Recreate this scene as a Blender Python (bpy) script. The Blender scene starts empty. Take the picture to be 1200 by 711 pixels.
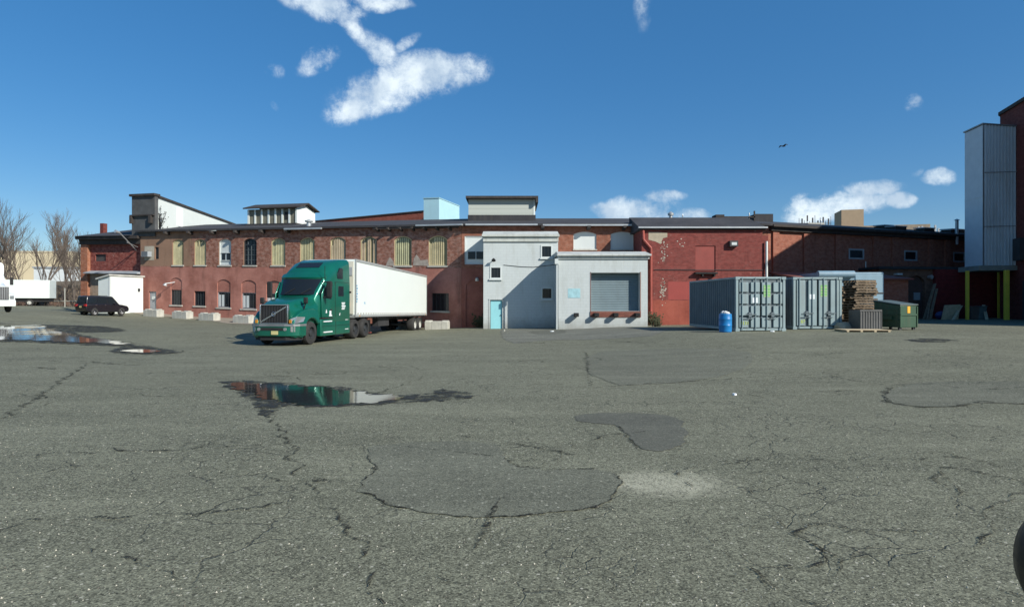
import bpy, bmesh, math, random
from math import radians as R, sin, cos, pi
from mathutils import Vector, Matrix, noise
from mathutils.geometry import tessellate_polygon
random.seed(7)
S = bpy.context.scene
COL = S.collection

# ------------------------------------------------------------------ camera
F, HX, HY, CAMZ = 700.0, 600.0, 355.5, 1.85
cam = bpy.data.cameras.new('camera'); co = bpy.data.objects.new('camera', cam); COL.objects.link(co)
cam.lens = 36*F/1200; cam.sensor_width = 36; cam.clip_start = .05; cam.clip_end = 5000
co.location = (0, 0, CAMZ); co.rotation_euler = (R(90), 0, 0); S.camera = co

# ------------------------------------------------------------------ world, sun, exposure
SUN_EL = R(31.5); SUN_AZ = R(130)            # azimuth clockwise from +Y
W = bpy.data.worlds.new('World'); S.world = W; W.use_nodes = True
wt = W.node_tree; wn = wt.nodes; wl = wt.links; wn.clear()
wout = wn.new('ShaderNodeOutputWorld'); bg = wn.new('ShaderNodeBackground'); bg.inputs[1].default_value = .091
wl.new(bg.outputs[0], wout.inputs[0])
sky = wn.new('ShaderNodeTexSky'); sky.sky_type = 'NISHITA'; sky.sun_disc = False
sky.sun_elevation = SUN_EL; sky.sun_rotation = SUN_AZ; sky.air_density = 1.0; sky.dust_density = .25; sky.ozone_density = 2.2
sky.altitude = 50

def wmath(op, a, b=None, c=None, clamp=False):
    n = wn.new('ShaderNodeMath'); n.operation = op; n.use_clamp = clamp
    for i, v in enumerate((a, b, c)):
        if v is None: continue
        if isinstance(v, (int, float)): n.inputs[i].default_value = v
        else: wl.new(v, n.inputs[i])
    return n.outputs[0]
tc = wn.new('ShaderNodeTexCoord'); sp = wn.new('ShaderNodeSeparateXYZ'); wl.new(tc.outputs['Generated'], sp.inputs[0])
az = wmath('MULTIPLY', wmath('ARCTAN2', sp.outputs[0], sp.outputs[1]), 57.2958)
el = wmath('MULTIPLY', wmath('ARCSINE', sp.outputs[2]), 57.2958)
def wnoise(scale, detail, rough, dist=0.0):
    n = wn.new('ShaderNodeTexNoise'); n.inputs['Scale'].default_value = scale; n.inputs['Detail'].default_value = detail
    n.inputs['Roughness'].default_value = rough; n.inputs['Distortion'].default_value = dist
    wl.new(tc.outputs['Generated'], n.inputs['Vector']); return n.outputs[0]
_w1 = wnoise(6, 5, .6); _mpw = wn.new('ShaderNodeMapping'); _mpw.inputs['Location'].default_value = (3, 7, 1); wl.new(tc.outputs['Generated'], _mpw.inputs[0])
_w2n = wn.new('ShaderNodeTexNoise'); _w2n.inputs['Scale'].default_value = 8; _w2n.inputs['Detail'].default_value = 5; wl.new(_mpw.outputs[0], _w2n.inputs['Vector'])
az = wmath('ADD', az, wmath('MULTIPLY', wmath('SUBTRACT', _w1, .5), 5.5)); el = wmath('ADD', el, wmath('MULTIPLY', wmath('SUBTRACT', _w2n.outputs[0], .5), 3.6))
def azel(px, py):
    x, z = (px-HX)/F, (HY-py)/F
    return math.degrees(math.atan(x)), math.degrees(math.atan(z/math.sqrt(1+x*x)))
# cloud lobes: centre px,py, radius x, radius y, tilt (deg), weight; stored as directions in the sky
LOBES = [(475,100,92,32,-14,1),(520,86,58,25,-4,1),(425,122,46,22,-22,1),(455,62,38,20,28,.8),(420,38,34,16,35,.8),(385,12,55,24,0,.95),(450,2,45,13,0,.8),
 (372,74,30,12,-38,.62),(490,56,22,9,-30,.5),(325,88,13,9,0,.45),(322,126,9,6,50,.3),
 (738,243,50,17,0,1),(790,250,34,9,0,.8),(772,229,22,9,0,.75),(712,240,18,10,0,.7),
 (985,238,66,20,0,1.1),(1020,220,40,13,0,.9),(940,237,24,15,0,.9),(1046,236,22,13,0,.9),(960,250,50,14,0,1),(1000,228,30,16,0,.9),
 (1068,122,17,11,0,.6),(1101,209,26,9,5,.7),(1076,202,10,5,0,.3),(1180,205,20,6,0,.2),(752,14,13,34,6,.42)]
tot = None
for (px, py, rx, ry, tilt, w) in LOBES:
    a0, e0 = azel(px, py); a1, _ = azel(px+rx, py); _, e1 = azel(px, py-ry); _, e2 = azel(px, py+ry)
    ra = abs(a1-a0); re = abs(e1-e2)/2
    dx = wmath('SUBTRACT', az, a0); dy = wmath('SUBTRACT', el, e0); t = -R(tilt)
    if tilt:
        ux = wmath('ADD', wmath('MULTIPLY', dx, cos(t)), wmath('MULTIPLY', dy, sin(t)))
        uy = wmath('SUBTRACT', wmath('MULTIPLY', dy, cos(t)), wmath('MULTIPLY', dx, sin(t)))
    else: ux, uy = dx, dy
    q = wmath('ADD', wmath('POWER', wmath('ABSOLUTE', wmath('DIVIDE', ux, ra)), 2), wmath('POWER', wmath('ABSOLUTE', wmath('DIVIDE', uy, re)), 2))
    v = wmath('MULTIPLY', wmath('SUBTRACT', 1.15, q), w*1.0)
    v = wmath('MAXIMUM', v, 0)
    tot = v if tot is None else wmath('MAXIMUM', tot, v)
n1 = wnoise(9, 8, .62, .3); n2 = wnoise(38, 9, .72, .2)
ns = wmath('ADD', wmath('MULTIPLY', wmath('SUBTRACT', n1, .5), 2.3), wmath('MULTIPLY', wmath('SUBTRACT', n2, .5), 1.9))
dens = wmath('ADD', tot, wmath('MULTIPLY', ns, wmath('MINIMUM', wmath('MULTIPLY', tot, 2.2), 1)))
mr = wn.new('ShaderNodeMapRange'); mr.interpolation_type = 'SMOOTHSTEP'; mr.inputs[1].default_value = .03; mr.inputs[2].default_value = 1.25
wl.new(dens, mr.inputs[0])
n3 = wnoise(14, 5, .6)
shade = wn.new('ShaderNodeMixRGB'); shade.inputs[1].default_value = (4.6, 5.7, 6.9, 1); shade.inputs[2].default_value = (7.9, 8.8, 9.3, 1)
mr2 = wn.new('ShaderNodeMapRange'); mr2.inputs[1].default_value = .38; mr2.inputs[2].default_value = .6; wl.new(n3, mr2.inputs[0]); wl.new(mr2.outputs[0], shade.inputs[0])
hs = wn.new('ShaderNodeHueSaturation'); hs.inputs['Saturation'].default_value = 1.4; hs.inputs['Value'].default_value = 1.0
wl.new(sky.outputs[0], hs.inputs['Color'])
mixc = wn.new('ShaderNodeMixRGB'); wl.new(wmath('MULTIPLY', mr.outputs[0], .93), mixc.inputs[0]); flat = wn.new('ShaderNodeMixRGB'); flat.inputs[0].default_value = .42; flat.inputs[2].default_value = (.66, 1.95, 4.3, 1); wl.new(hs.outputs[0], flat.inputs[1]); wl.new(flat.outputs[0], mixc.inputs[1]); wl.new(shade.outputs[0], mixc.inputs[2])
wl.new(mixc.outputs[0], bg.inputs[0])
sun = bpy.data.lights.new('sun', 'SUN'); sun.energy = 4.3; sun.angle = R(.53); sun.color = (1, .955, .87)
so = bpy.data.objects.new('sun', sun); COL.objects.link(so); so.location = (40, -40, 60)
sd = Vector((sin(SUN_AZ)*cos(SUN_EL), cos(SUN_AZ)*cos(SUN_EL), sin(SUN_EL)))
so.rotation_euler = (-sd).to_track_quat('-Z', 'Y').to_euler()
S.view_settings.view_transform = 'Standard'; S.view_settings.look = 'None'; S.view_settings.exposure = 0.42; S.view_settings.gamma = 1
S.cycles.max_bounces = 6; S.cycles.use_denoising = True

# ------------------------------------------------------------------ material helpers
class NT:
    def __init__(s, name):
        s.m = bpy.data.materials.new(name); s.m.use_nodes = True; s.t = s.m.node_tree; s.b = s.t.nodes['Principled BSDF']
        s.geo = None
    def n(s, ty, **kw):
        x = s.t.nodes.new('ShaderNode'+ty)
        for k, v in kw.items(): setattr(x, k, v)
        return x
    def l(s, a, b): s.t.links.new(a, b)
    def pos(s):
        g = s.n('NewGeometry'); return g.outputs['Position']
    def objc(s): return s.n('TexCoord').outputs['Object']
    def uv(s): return s.n('TexCoord').outputs['UV']
    def math(s, op, a, b=None, clamp=False):
        n = s.n('Math', operation=op, use_clamp=clamp)
        for i, v in enumerate((a, b)):
            if v is None: continue
            if isinstance(v, (int, float)): n.inputs[i].default_value = v
            else: s.l(v, n.inputs[i])
        return n.outputs[0]
    def noise(s, vec, scale, detail=4, rough=.55, sc=None, dist=0):
        n = s.n('TexNoise'); n.inputs['Scale'].default_value = scale; n.inputs['Detail'].default_value = detail
        n.inputs['Roughness'].default_value = rough; n.inputs['Distortion'].default_value = dist
        if sc:
            mp = s.n('Mapping'); mp.inputs['Scale'].default_value = sc; s.l(vec, mp.inputs[0]); vec = mp.outputs[0]
        s.l(vec, n.inputs['Vector']); return n.outputs[0]
    def ramp(s, fac, a, b, lo=0.0, hi=1.0):
        m = s.n('MapRange'); m.clamp = True; m.inputs[1].default_value = a; m.inputs[2].default_value = b
        m.inputs[3].default_value = lo; m.inputs[4].default_value = hi; s.l(fac, m.inputs[0]); return m.outputs[0]
    def mix(s, fac, a, b, mode='MIX'):
        m = s.n('MixRGB', blend_type=mode)
        for i, v in enumerate((fac, a, b)):
            if isinstance(v, (int, float)): m.inputs[i].default_value = v
            elif isinstance(v, tuple): m.inputs[i].default_value = (*v[:3], 1)
            else: s.l(v, m.inputs[i])
        return m.outputs[0]
    def bump(s, h, strength=.3, dist=.02):
        b = s.n('Bump'); b.inputs['Strength'].default_value = strength; b.inputs['Distance'].default_value = dist
        s.l(h, b.inputs['Height']); s.l(b.outputs[0], s.b.inputs['Normal'])
    def base(s, c):
        if isinstance(c, tuple): s.b.inputs['Base Color'].default_value = (*c[:3], 1)
        else: s.l(c, s.b.inputs['Base Color'])
    def rough(s, r):
        if isinstance(r, (int, float)): s.b.inputs['Roughness'].default_value = r
        else: s.l(r, s.b.inputs['Roughness'])

def paint(name, col, rough=.6, metal=0.0, var=.25, scale=1.5, streak=0.0, dirt=(.12,.1,.08), coat=0.0, fine=30, bump=.08):
    m = NT(name); p = m.objc()
    n = m.noise(p, scale, 5, .6); c = m.mix(m.ramp(n, .3, .7, 0, 1), tuple(v*(1-var) for v in col), tuple(min(1, v*(1+var*.6)) for v in col))
    f = m.noise(p, fine, 3, .6); c = m.mix(m.ramp(f, .35, .65, 0, .14), c, tuple(v*.6 for v in col))
    if streak:
        st = m.noise(p, 1.0, 5, .65, sc=(3.5, 3.5, .35)); c = m.mix(m.ramp(st, .5, .75, 0, streak), c, dirt)
    m.base(c); m.rough(m.ramp(f, .3, .7, max(0, rough-.08), min(1, rough+.1))); m.b.inputs['Metallic'].default_value = metal
    if coat: m.b.inputs['Coat Weight'].default_value = coat; m.b.inputs['Coat Roughness'].default_value = .06
    if bump: m.bump(f, bump, .01)
    return m.m

def brick(name, c1, c2, mortar, paintcol=None, paint_v=None, left_paint=None, wear=.3, white=0.0, dark=.35, mott=.5):
    """courses of 6.5 x 20 cm bricks in wall coordinates (metres)"""
    m = NT(name); uv = m.uv()
    b = m.n('TexBrick'); b.inputs['Scale'].default_value = 1; b.inputs['Brick Width'].default_value = .215; b.inputs['Row Height'].default_value = .075
    b.inputs['Mortar Size'].default_value = .007; b.inputs['Mortar Smooth'].default_value = .3; b.inputs['Bias'].default_value = -.1
    b.inputs['Color1'].default_value = (*c1, 1); b.inputs['Color2'].default_value = (*c2, 1); b.inputs['Mortar'].default_value = (*mortar, 1)
    m.l(uv, b.inputs['Vector'])
    big = m.noise(uv, .45, 6, .62); mid = m.noise(uv, 2.6, 6, .7, sc=(1, 1.6, 1)); fine = m.noise(uv, 14, 4, .7)
    c = m.mix(m.ramp(mid, .46, .6, 0, mott), b.outputs['Color'], tuple(v*.45 for v in c1))
    c = m.mix(m.ramp(mid, .52, .36, 0, mott*.75), c, (mortar[0]*1.05, mortar[1]*.9, mortar[2]*.85))
    sx = m.n('SeparateXYZ'); m.l(uv, sx.inputs[0])
    if paintcol:
        pc = m.mix(m.ramp(big, .38, .62), (paintcol[0]*.66, paintcol[1]*.62, paintcol[2]*.62), (min(1, paintcol[0]*1.15), paintcol[1]*1.25, paintcol[2]*1.3))
        pc = m.mix(m.ramp(mid, .5, .75, 0, .45), pc, tuple(v*1.3+.015 for v in paintcol))
        pc = m.mix(m.ramp(fine, .45, .7, 0, .4), pc, tuple(v*.7 for v in paintcol))
        pc = m.mix(.18, pc, b.outputs['Color'])
        edge = m.math('ADD', sx.outputs[1], m.math('MULTIPLY', mid, .25))
        k = m.ramp(edge, paint_v+.14, paint_v+.1) if paint_v is not None else m.ramp(mid, .66, .62)
        c = m.mix(k, c, pc)
    if left_paint:
        (lcol, u0) = left_paint
        lp = m.mix(m.ramp(big, .3, .7), tuple(v*.85 for v in lcol), tuple(v*1.15 for v in lcol))
        e = m.math('ADD', sx.outputs[0], m.math('MULTIPLY', m.noise(uv, .9, 4, .6), 5))
        kk = m.math('MULTIPLY', m.ramp(e, u0+2.9, u0+2.3), m.ramp(sx.outputs[1], (paint_v or 0), (paint_v or 0)+.15))
        c = m.mix(kk, c, lp)
    st = m.noise(uv, 1, 5, .68, sc=(1.1, .12, 1)); c = m.mix(m.ramp(st, .54, .72, 0, dark), c, (.03, .022, .02))
    if white:
        wh = m.noise(uv, 1.7, 7, .78, sc=(1, .7, 1)); c = m.mix(m.ramp(wh, .62, .66, 0, white), c, (.5, .46, .4))
    m.base(c); m.rough(.88); m.b.inputs['Specular IOR Level'].default_value = .25
    h = m.math('SUBTRACT', m.math('MULTIPLY', fine, .4), b.outputs['Fac']); m.bump(h, .45, .012)
    return m.m

# ------------------------------------------------------------------ mesh helpers
def tag(o, label=None, cat=None, group=None, kind=None):
    if label: o['label'] = label
    if cat: o['category'] = cat
    if group: o['group'] = group
    if kind: o['kind'] = kind
    return o
def thing(name, label, cat, loc=(0,0,0), rotz=0, group=None):
    o = bpy.data.objects.new(name, None); COL.objects.link(o); o.location = loc; o.rotation_euler = (0, 0, rotz)
    o.empty_display_size = .3
    return tag(o, label, cat, group)
def copy_tree(o, parent=None):
    c = o.copy(); COL.objects.link(c); c.parent = parent
    for ch in o.children: copy_tree(ch, c)
    return c

class MB:
    def __init__(s): s.v = []; s.f = []; s.mi = []; s.cur = 0
    def add(s, vs, fs):
        o = len(s.v); s.v += [Vector(p) for p in vs]; s.f += [tuple(i+o for i in f) for f in fs]; s.mi += [s.cur]*len(fs)
    def box(s, x0, x1, y0, y1, z0, z1):
        s.add([(x0,y0,z0),(x1,y0,z0),(x1,y1,z0),(x0,y1,z0),(x0,y0,z1),(x1,y0,z1),(x1,y1,z1),(x0,y1,z1)],
              [(0,3,2,1),(4,5,6,7),(0,1,5,4),(1,2,6,5),(2,3,7,6),(3,0,4,7)]); return s
    def cbox(s, c, d): return s.box(c[0]-d[0]/2, c[0]+d[0]/2, c[1]-d[1]/2, c[1]+d[1]/2, c[2]-d[2]/2, c[2]+d[2]/2)
    def prism(s, poly, a0, a1, axis='x'):
        """poly in the other two coordinates (x-axis: (y,z); y-axis: (x,z); z-axis: (x,y))"""
        n = len(poly)
        def P(a, p): return (a, p[0], p[1]) if axis == 'x' else ((p[0], a, p[1]) if axis == 'y' else (p[0], p[1], a))
        vs = [P(a0, p) for p in poly]+[P(a1, p) for p in poly]
        s.add(vs, [tuple(range(n))[::-1], tuple(range(n, 2*n))]+[(i, (i+1) % n, n+(i+1) % n, n+i) for i in range(n)]); return s
    def cyl(s, p0, p1, r0, r1=None, seg=12, cap=True):
        r1 = r0 if r1 is None else r1; p0 = Vector(p0); p1 = Vector(p1); d = (p1-p0).normalized()
        a = d.cross(Vector((0,0,1))) if abs(d.z) < .9 else d.cross(Vector((1,0,0))); a.normalize(); b = d.cross(a)
        vs = [p0+(a*cos(2*pi*i/seg)+b*sin(2*pi*i/seg))*r0 for i in range(seg)]+[p1+(a*cos(2*pi*i/seg)+b*sin(2*pi*i/seg))*r1 for i in range(seg)]
        fs = [(i, (i+1) % seg, seg+(i+1) % seg, seg+i) for i in range(seg)]
        if cap: fs += [tuple(range(seg))[::-1], tuple(range(seg, 2*seg))]
        s.add(vs, fs); return s
    def lathe_x(s, prof, c, seg=24):
        """prof: (offset along x, radius)"""
        c = Vector(c); n = len(prof); vs = []
        for i in range(seg):
            a = 2*pi*i/seg
            vs += [c+Vector((x, r*cos(a), r*sin(a))) for x, r in prof]
        s.add(vs, [(i*n+j, i*n+j+1, ((i+1) % seg)*n+j+1, ((i+1) % seg)*n+j) for i in range(seg) for j in range(n-1)]); return s
    def lathe_z(s, prof, c, seg=20):
        c = Vector(c); n = len(prof); vs = []
        for i in range(seg):
            a = 2*pi*i/seg
            vs += [c+Vector((r*cos(a), r*sin(a), z)) for z, r in prof]
        s.add(vs, [(i*n+j, ((i+1) % seg)*n+j, ((i+1) % seg)*n+j+1, i*n+j+1) for i in range(seg) for j in range(n-1)]); return s
    def loft(s, secs, cap=True):
        n = len(secs[0]); vs = [p for q in secs for p in q]
        fs = [(k*n+i, k*n+(i+1) % n, (k+1)*n+(i+1) % n, (k+1)*n+i) for k in range(len(secs)-1) for i in range(n)]
        if cap: fs += [tuple(range(n))[::-1], tuple((len(secs)-1)*n+i for i in range(n))]
        s.add(vs, fs); return s
    def wall(s, outer, holes, y=0.0, depth=.25):
        loops = [[Vector((p[0], p[1], 0)) for p in outer]]+[[Vector((p[0], p[1], 0)) for p in h] for h in holes]
        flat = [p for lp in loops for p in lp]; tris = tessellate_polygon(loops)
        vs = [(p.x, y, p.y) for p in flat]; fs = []
        for t in tris:
            a, b, c = (flat[i] for i in t)
            fs.append(t if (b-a).cross(c-a).z > 0 else t[::-1])
        s.add(vs, fs)
        for h in holes:
            n = len(h); s.add([(p[0], y, p[1]) for p in h]+[(p[0], y+depth, p[1]) for p in h],
                              [(i, (i+1) % n, n+(i+1) % n, n+i) for i in range(n)])
        return s
    def build(s, name, mat, parent=None, M=None, loc=None, rotz=None, bevel=0, seg=2, smooth=False, uvs=True):
        me = bpy.data.meshes.new(name)
        me.from_pydata([tuple(v) for v in s.v], [], s.f)
        mats = mat if isinstance(mat, (list, tuple)) else [mat]
        for m in mats: me.materials.append(m)
        for i, p in enumerate(me.polygons): p.material_index = min(s.mi[i], len(mats)-1)
        bm = bmesh.new(); bm.from_mesh(me); 
        if not getattr(s, 'keep', False): bmesh.ops.recalc_face_normals(bm, faces=bm.faces)
        uvl = bm.loops.layers.uv.new('UVMap')
        for f in bm.faces:
            n = f.normal
            if abs(n.z) > .8: 
                for l in f.loops: l[uvl].uv = (l.vert.co.x, l.vert.co.y)
            elif abs(n.x) > abs(n.y):
                for l in f.loops: l[uvl].uv = (l.vert.co.y, l.vert.co.z)
            else:
                for l in f.loops: l[uvl].uv = (l.vert.co.x, l.vert.co.z)
        bm.to_mesh(me); bm.free()
        if M is not None:
            me.transform(M)
        me.update()
        o = bpy.data.objects.new(name, me); COL.objects.link(o)
        if parent is not None: o.parent = parent
        if loc is not None: o.location = loc
        if rotz is not None: o.rotation_euler = (0, 0, rotz)
        if smooth:
            me.shade_smooth()
            me.set_sharp_from_angle(angle=R(35))
        if bevel:
            b = o.modifiers.new('bevel', 'BEVEL'); b.width = bevel; b.segments = seg; b.limit_method = 'ANGLE'; b.angle_limit = R(35)
            if smooth is False: 
                me.shade_smooth(); me.set_sharp_from_angle(angle=R(35))
        return o
def one(name, mat, f, parent=None, **kw):
    m = MB(); f(m); return m.build(name, mat, parent, **kw)

def text(name, body, mat, size, parent, loc, rot, ext=.004):
    c = bpy.data.curves.new(name, 'FONT'); c.body = body; c.size = size; c.extrude = ext; c.align_x = 'CENTER'; c.align_y = 'CENTER'
    c.materials.append(mat); t_ = bpy.data.objects.new(name, c); COL.objects.link(t_); bpy.context.view_layer.update(); me = bpy.data.meshes.new_from_object(t_); bpy.data.objects.remove(t_)
    o = bpy.data.objects.new(name, me); COL.objects.link(o); o.parent = parent; o.location = loc; o.rotation_euler = rot
    return o

# ------------------------------------------------------------------ terrain
CTRL = [(0,4,0),(-6,12,0),(6,12,0),(0,25,0),(-10,27,0),(-14,20,0),(-3,43,.02),(3.4,43,.07),(-7,45,-.12),(-8,32,0),(-8,38,-.04),(9,40.7,.28),(10,35,.42),
 (12,28.5,.53),(16,30,.58),(20,36,.6),(32,45,.62),(41,50,.7),(30,25,.5),(20,15,.25),(35,10,.4),(-22.5,52.4,.66),(-35.1,56.4,1.06),(-14,49.6,.3),
 (-31.5,52.5,.69),(-28.5,51.3,.57),(-25.3,50,.39),(-21.7,48.5,.2),(-36,52.5,1.02),(-37.7,44,1.19),(-62,78,1.57),(-50,66,1.1),(-58,81,1.36),(-30,34,.55),(-22,36,.25),(-18,10,.05),(-40,12,.5),
 (-40,100,1.6),(-90,110,2.0),(0,-20,0),(40,-20,.3),(-40,-20,.4),(60,60,.9),(0,90,.5),(50,110,1.0),(-110,60,2.2)]
def zfun(x, y):
    sw = sz = 0
    for (cx, cy, cz) in CTRL:
        w = 1/((x-cx)**2+(y-cy)**2+6)**1.9; sw += w; sz += w*cz
    return sz/sw
def lines(a, b, step, far):
    v = []; t = a
    while t <= b: v.append(t); t += step
    g = step; lo = [a]
    while lo[-1] > -far: g *= 1.45; lo.append(lo[-1]-g)
    g = step; hi = [v[-1]]
    while hi[-1] < far: g *= 1.45; hi.append(hi[-1]+g)
    return sorted(lo[1:])+v+hi[1:]
GX = lines(-72, 48, 1.2, 1800); GY = lines(0, 90, 1.2, 1800)
GZ = [[zfun(x, y) for x in GX] for y in GY]
import bisect
def gz(x, y):
    i = min(max(bisect.bisect_right(GX, x)-1, 0), len(GX)-2); j = min(max(bisect.bisect_right(GY, y)-1, 0), len(GY)-2)
    fx = (x-GX[i])/(GX[i+1]-GX[i]); fy = (y-GY[j])/(GY[j+1]-GY[j])
    a, b, c, d = GZ[j][i], GZ[j][i+1], GZ[j+1][i+1], GZ[j+1][i]
    return a+(b-a)*fx+(c-b)*fy if fx >= fy else a+(c-d)*fx+(d-a)*fy
def P(px, py, D): return Vector(((px-HX)/F*D, D, CAMZ-(py-HY)/F*D))
def GP(px, py):
    D = 3.2; 
    while D < 140:
        p = P(px, py, D)
        if p.z <= gz(p.x, p.y): break
        D += .05 if D < 30 else .15
    return Vector((p.x, p.y))
def on(x, y, dz=0): return (x, y, gz(x, y)+dz)

# asphalt
def asphalt(name, lo, hi, fine_amt=1.0, cracks=True, pale=False, specks=.9, rough=.86):
    m = NT(name); p = m.pos()
    big = m.noise(p, .12, 5, .6); mid = m.noise(p, 1.1, 6, .65); sm = m.noise(p, 9, 5, .7); gr = m.noise(p, 42, 5, .8)
    c = m.mix(m.ramp(big, .3, .7), lo, hi)
    c = m.mix(m.ramp(mid, .4, .7, 0, .4), c, tuple(v*.72 for v in lo))
    if pale:       # a paler, more worn spot of bare aggregate
        mp = m.n('Mapping'); mp.inputs['Location'].default_value = (-1.57/.62, -6.15/.42, 0); mp.inputs['Scale'].default_value = (1/.62, 1/.42, 0); m.l(p, mp.inputs[0])
        ln = m.n('VectorMath', operation='LENGTH'); m.l(mp.outputs[0], ln.inputs[0])
        e = m.math('ADD', ln.outputs['Value'], m.math('MULTIPLY', m.math('SUBTRACT', m.noise(p, 5, 6, .75), .5), 1.6))
        c = m.mix(m.ramp(e, 1.25, .6, 0, .8), c, (.50, .48, .35))
    strk = m.noise(p, .55, 5, .7, sc=(.35, 1.5, 1)); c = m.mix(m.ramp(strk, .5, .64, 0, .45), c, tuple(v*.55 for v in lo)); c = m.mix(m.ramp(strk, .47, .36, 0, .4), c, tuple(v*1.4 for v in hi))
    c = m.mix(m.ramp(sm, .46, .68, 0, .45*fine_amt), c, tuple(v*.5 for v in lo))
    c = m.mix(m.ramp(sm, .45, .3, 0, .3*fine_amt), c, tuple(v*1.5 for v in hi))
    c = m.mix(m.ramp(gr, .52, .64, 0, .5*fine_amt), c, tuple(v*.3 for v in lo))
    for k_, (scl, dk, lt) in enumerate(((88, .85, .6), (34, .38, .16))):      # stones of the aggregate, each with its own tone
        vo = m.n('TexVoronoi'); vo.inputs['Scale'].default_value = scl; vo.inputs['Randomness'].default_value = 1; m.l(p, vo.inputs['Vector'])
        sc = m.n('SeparateColor'); m.l(vo.outputs['Color'], sc.inputs[0])
        c = m.mix(m.math('MULTIPLY', m.ramp(sc.outputs[0], .30 if k_ == 0 else .14, .0), dk*fine_amt), c, tuple(v*.18 for v in lo))
        c = m.mix(m.math('MULTIPLY', m.ramp(sc.outputs[0], .62 if k_ == 0 else .8, 1), lt*fine_amt), c, tuple(v*2.1 for v in hi))
        kk_ = m.math('MULTIPLY', m.ramp(sc.outputs[1], .965, .975), m.ramp(vo.outputs['Distance'], .45, .35)); c = m.mix(m.math('MULTIPLY', kk_, specks), c, (.46, .44, .34))
    h = m.math('ADD', gr, m.math('MULTIPLY', sm, .6))
    if cracks:
        wp = m.n('MixRGB', blend_type='ADD'); wp.inputs[0].default_value = .5
        nn = m.n('TexNoise'); nn.inputs['Scale'].default_value = 2.2; nn.inputs['Detail'].default_value = 5; m.l(p, nn.inputs['Vector']); m.l(p, wp.inputs[1]); m.l(nn.outputs['Color'], wp.inputs[2])
        for scl, th, lo_, am in ((1.3, .016, .47, .75), (4.2, .04, .52, .7)):
            v2 = m.n('TexVoronoi', feature='DISTANCE_TO_EDGE'); v2.inputs['Scale'].default_value = scl; m.l(wp.outputs[0], v2.inputs['Vector'])
            msk = m.noise(p, .5 if scl < 2 else .33, 4, .6)
            kk = m.math('MULTIPLY', m.ramp(v2.outputs['Distance'], th, 0), m.ramp(msk, lo_, lo_+.12, 0, am))
            c = m.mix(kk, c, (.018, .018, .016)); h = m.math('SUBTRACT', h, m.math('MULTIPLY', kk, 2))
    m.base(c); m.rough(rough); m.b.inputs['Specular IOR Level'].default_value = .3
    m.bump(h, .55, .012); return m.m
M_ASPH = asphalt('asphalt', (.156, .156, .104), (.19, .189, .13), pale=True)
bmg = MB(); bmg.keep = True
nx = len(GX)
bmg.v = [Vector((x, y, GZ[j][i])) for j, y in enumerate(GY) for i, x in enumerate(GX)]
for j in range(len(GY)-1):
    for i in range(nx-1):
        a, b, c, d = j*nx+i, j*nx+i+1, (j+1)*nx+i+1, (j+1)*nx+i
        bmg.f += [(a, b, c), (a, c, d)]; bmg.mi += [0, 0]
g = bmg.build('ground', M_ASPH, smooth=True); tag(g, kind='structure')

def smooth_poly(pts, it=2):
    for _ in range(it):
        q = []
        for i in range(len(pts)):
            a, b = pts[i], pts[(i+1) % len(pts)]; q += [a*.75+b*.25, a*.25+b*.75]
        pts = q
    return pts
def drape(name, px_pts, mat, dz=.008, jit=.03, it=2, cell=.6, seed=0):
    """a ground sheet with the given outline, following the terrain"""
    pts = smooth_poly([GP(*p) for p in px_pts], it)
    q = []
    for i in range(len(pts)):
        a, b = pts[i], pts[(i+1) % len(pts)]; n = max(1, int((b-a).length/.05))
        q += [a.lerp(b, k/n) for k in range(n)]
    nrm = []
    for i, p in enumerate(q):
        v = noise.noise(Vector((p.x*2.3+seed, p.y*2.3, 3)))+.7*noise.noise(Vector((p.x*7+seed, p.y*7, 9)))+.5*noise.noise(Vector((p.x*19, p.y*19, 2+seed)))
        t = (q[(i+1) % len(q)]-q[i-1]); t = Vector((t.y, -t.x)).normalized(); nrm.append(p+t*v*jit*2)
    bm = bmesh.new(); f = bm.faces.new([bm.verts.new((p.x, p.y, 0)) for p in nrm])
    xs = [p.x for p in nrm]; ys = [p.y for p in nrm]
    for (lo, hi, ax) in ((min(xs), max(xs), 0), (min(ys), max(ys), 1)):
        for gl in (GX if ax == 0 else GY):
            if lo < gl < hi:
                bmesh.ops.bisect_plane(bm, geom=bm.verts[:]+bm.edges[:]+bm.faces[:], plane_co=(gl, 0, 0) if ax == 0 else (0, gl, 0), plane_no=(1, 0, 0) if ax == 0 else (0, 1, 0))
    bmesh.ops.triangulate(bm, faces=bm.faces[:])
    for v in bm.verts: v.co.z = gz(v.co.x, v.co.y)+dz
    bmesh.ops.recalc_face_normals(bm, faces=bm.faces[:])
    for f in bm.faces:
        if f.normal.z < 0: f.normal_flip()
    me = bpy.data.meshes.new(name); bm.to_mesh(me); bm.free(); me.materials.append(mat)
    o = bpy.data.objects.new(name, me); COL.objects.link(o); tag(o, kind='structure'); return nrm
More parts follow.
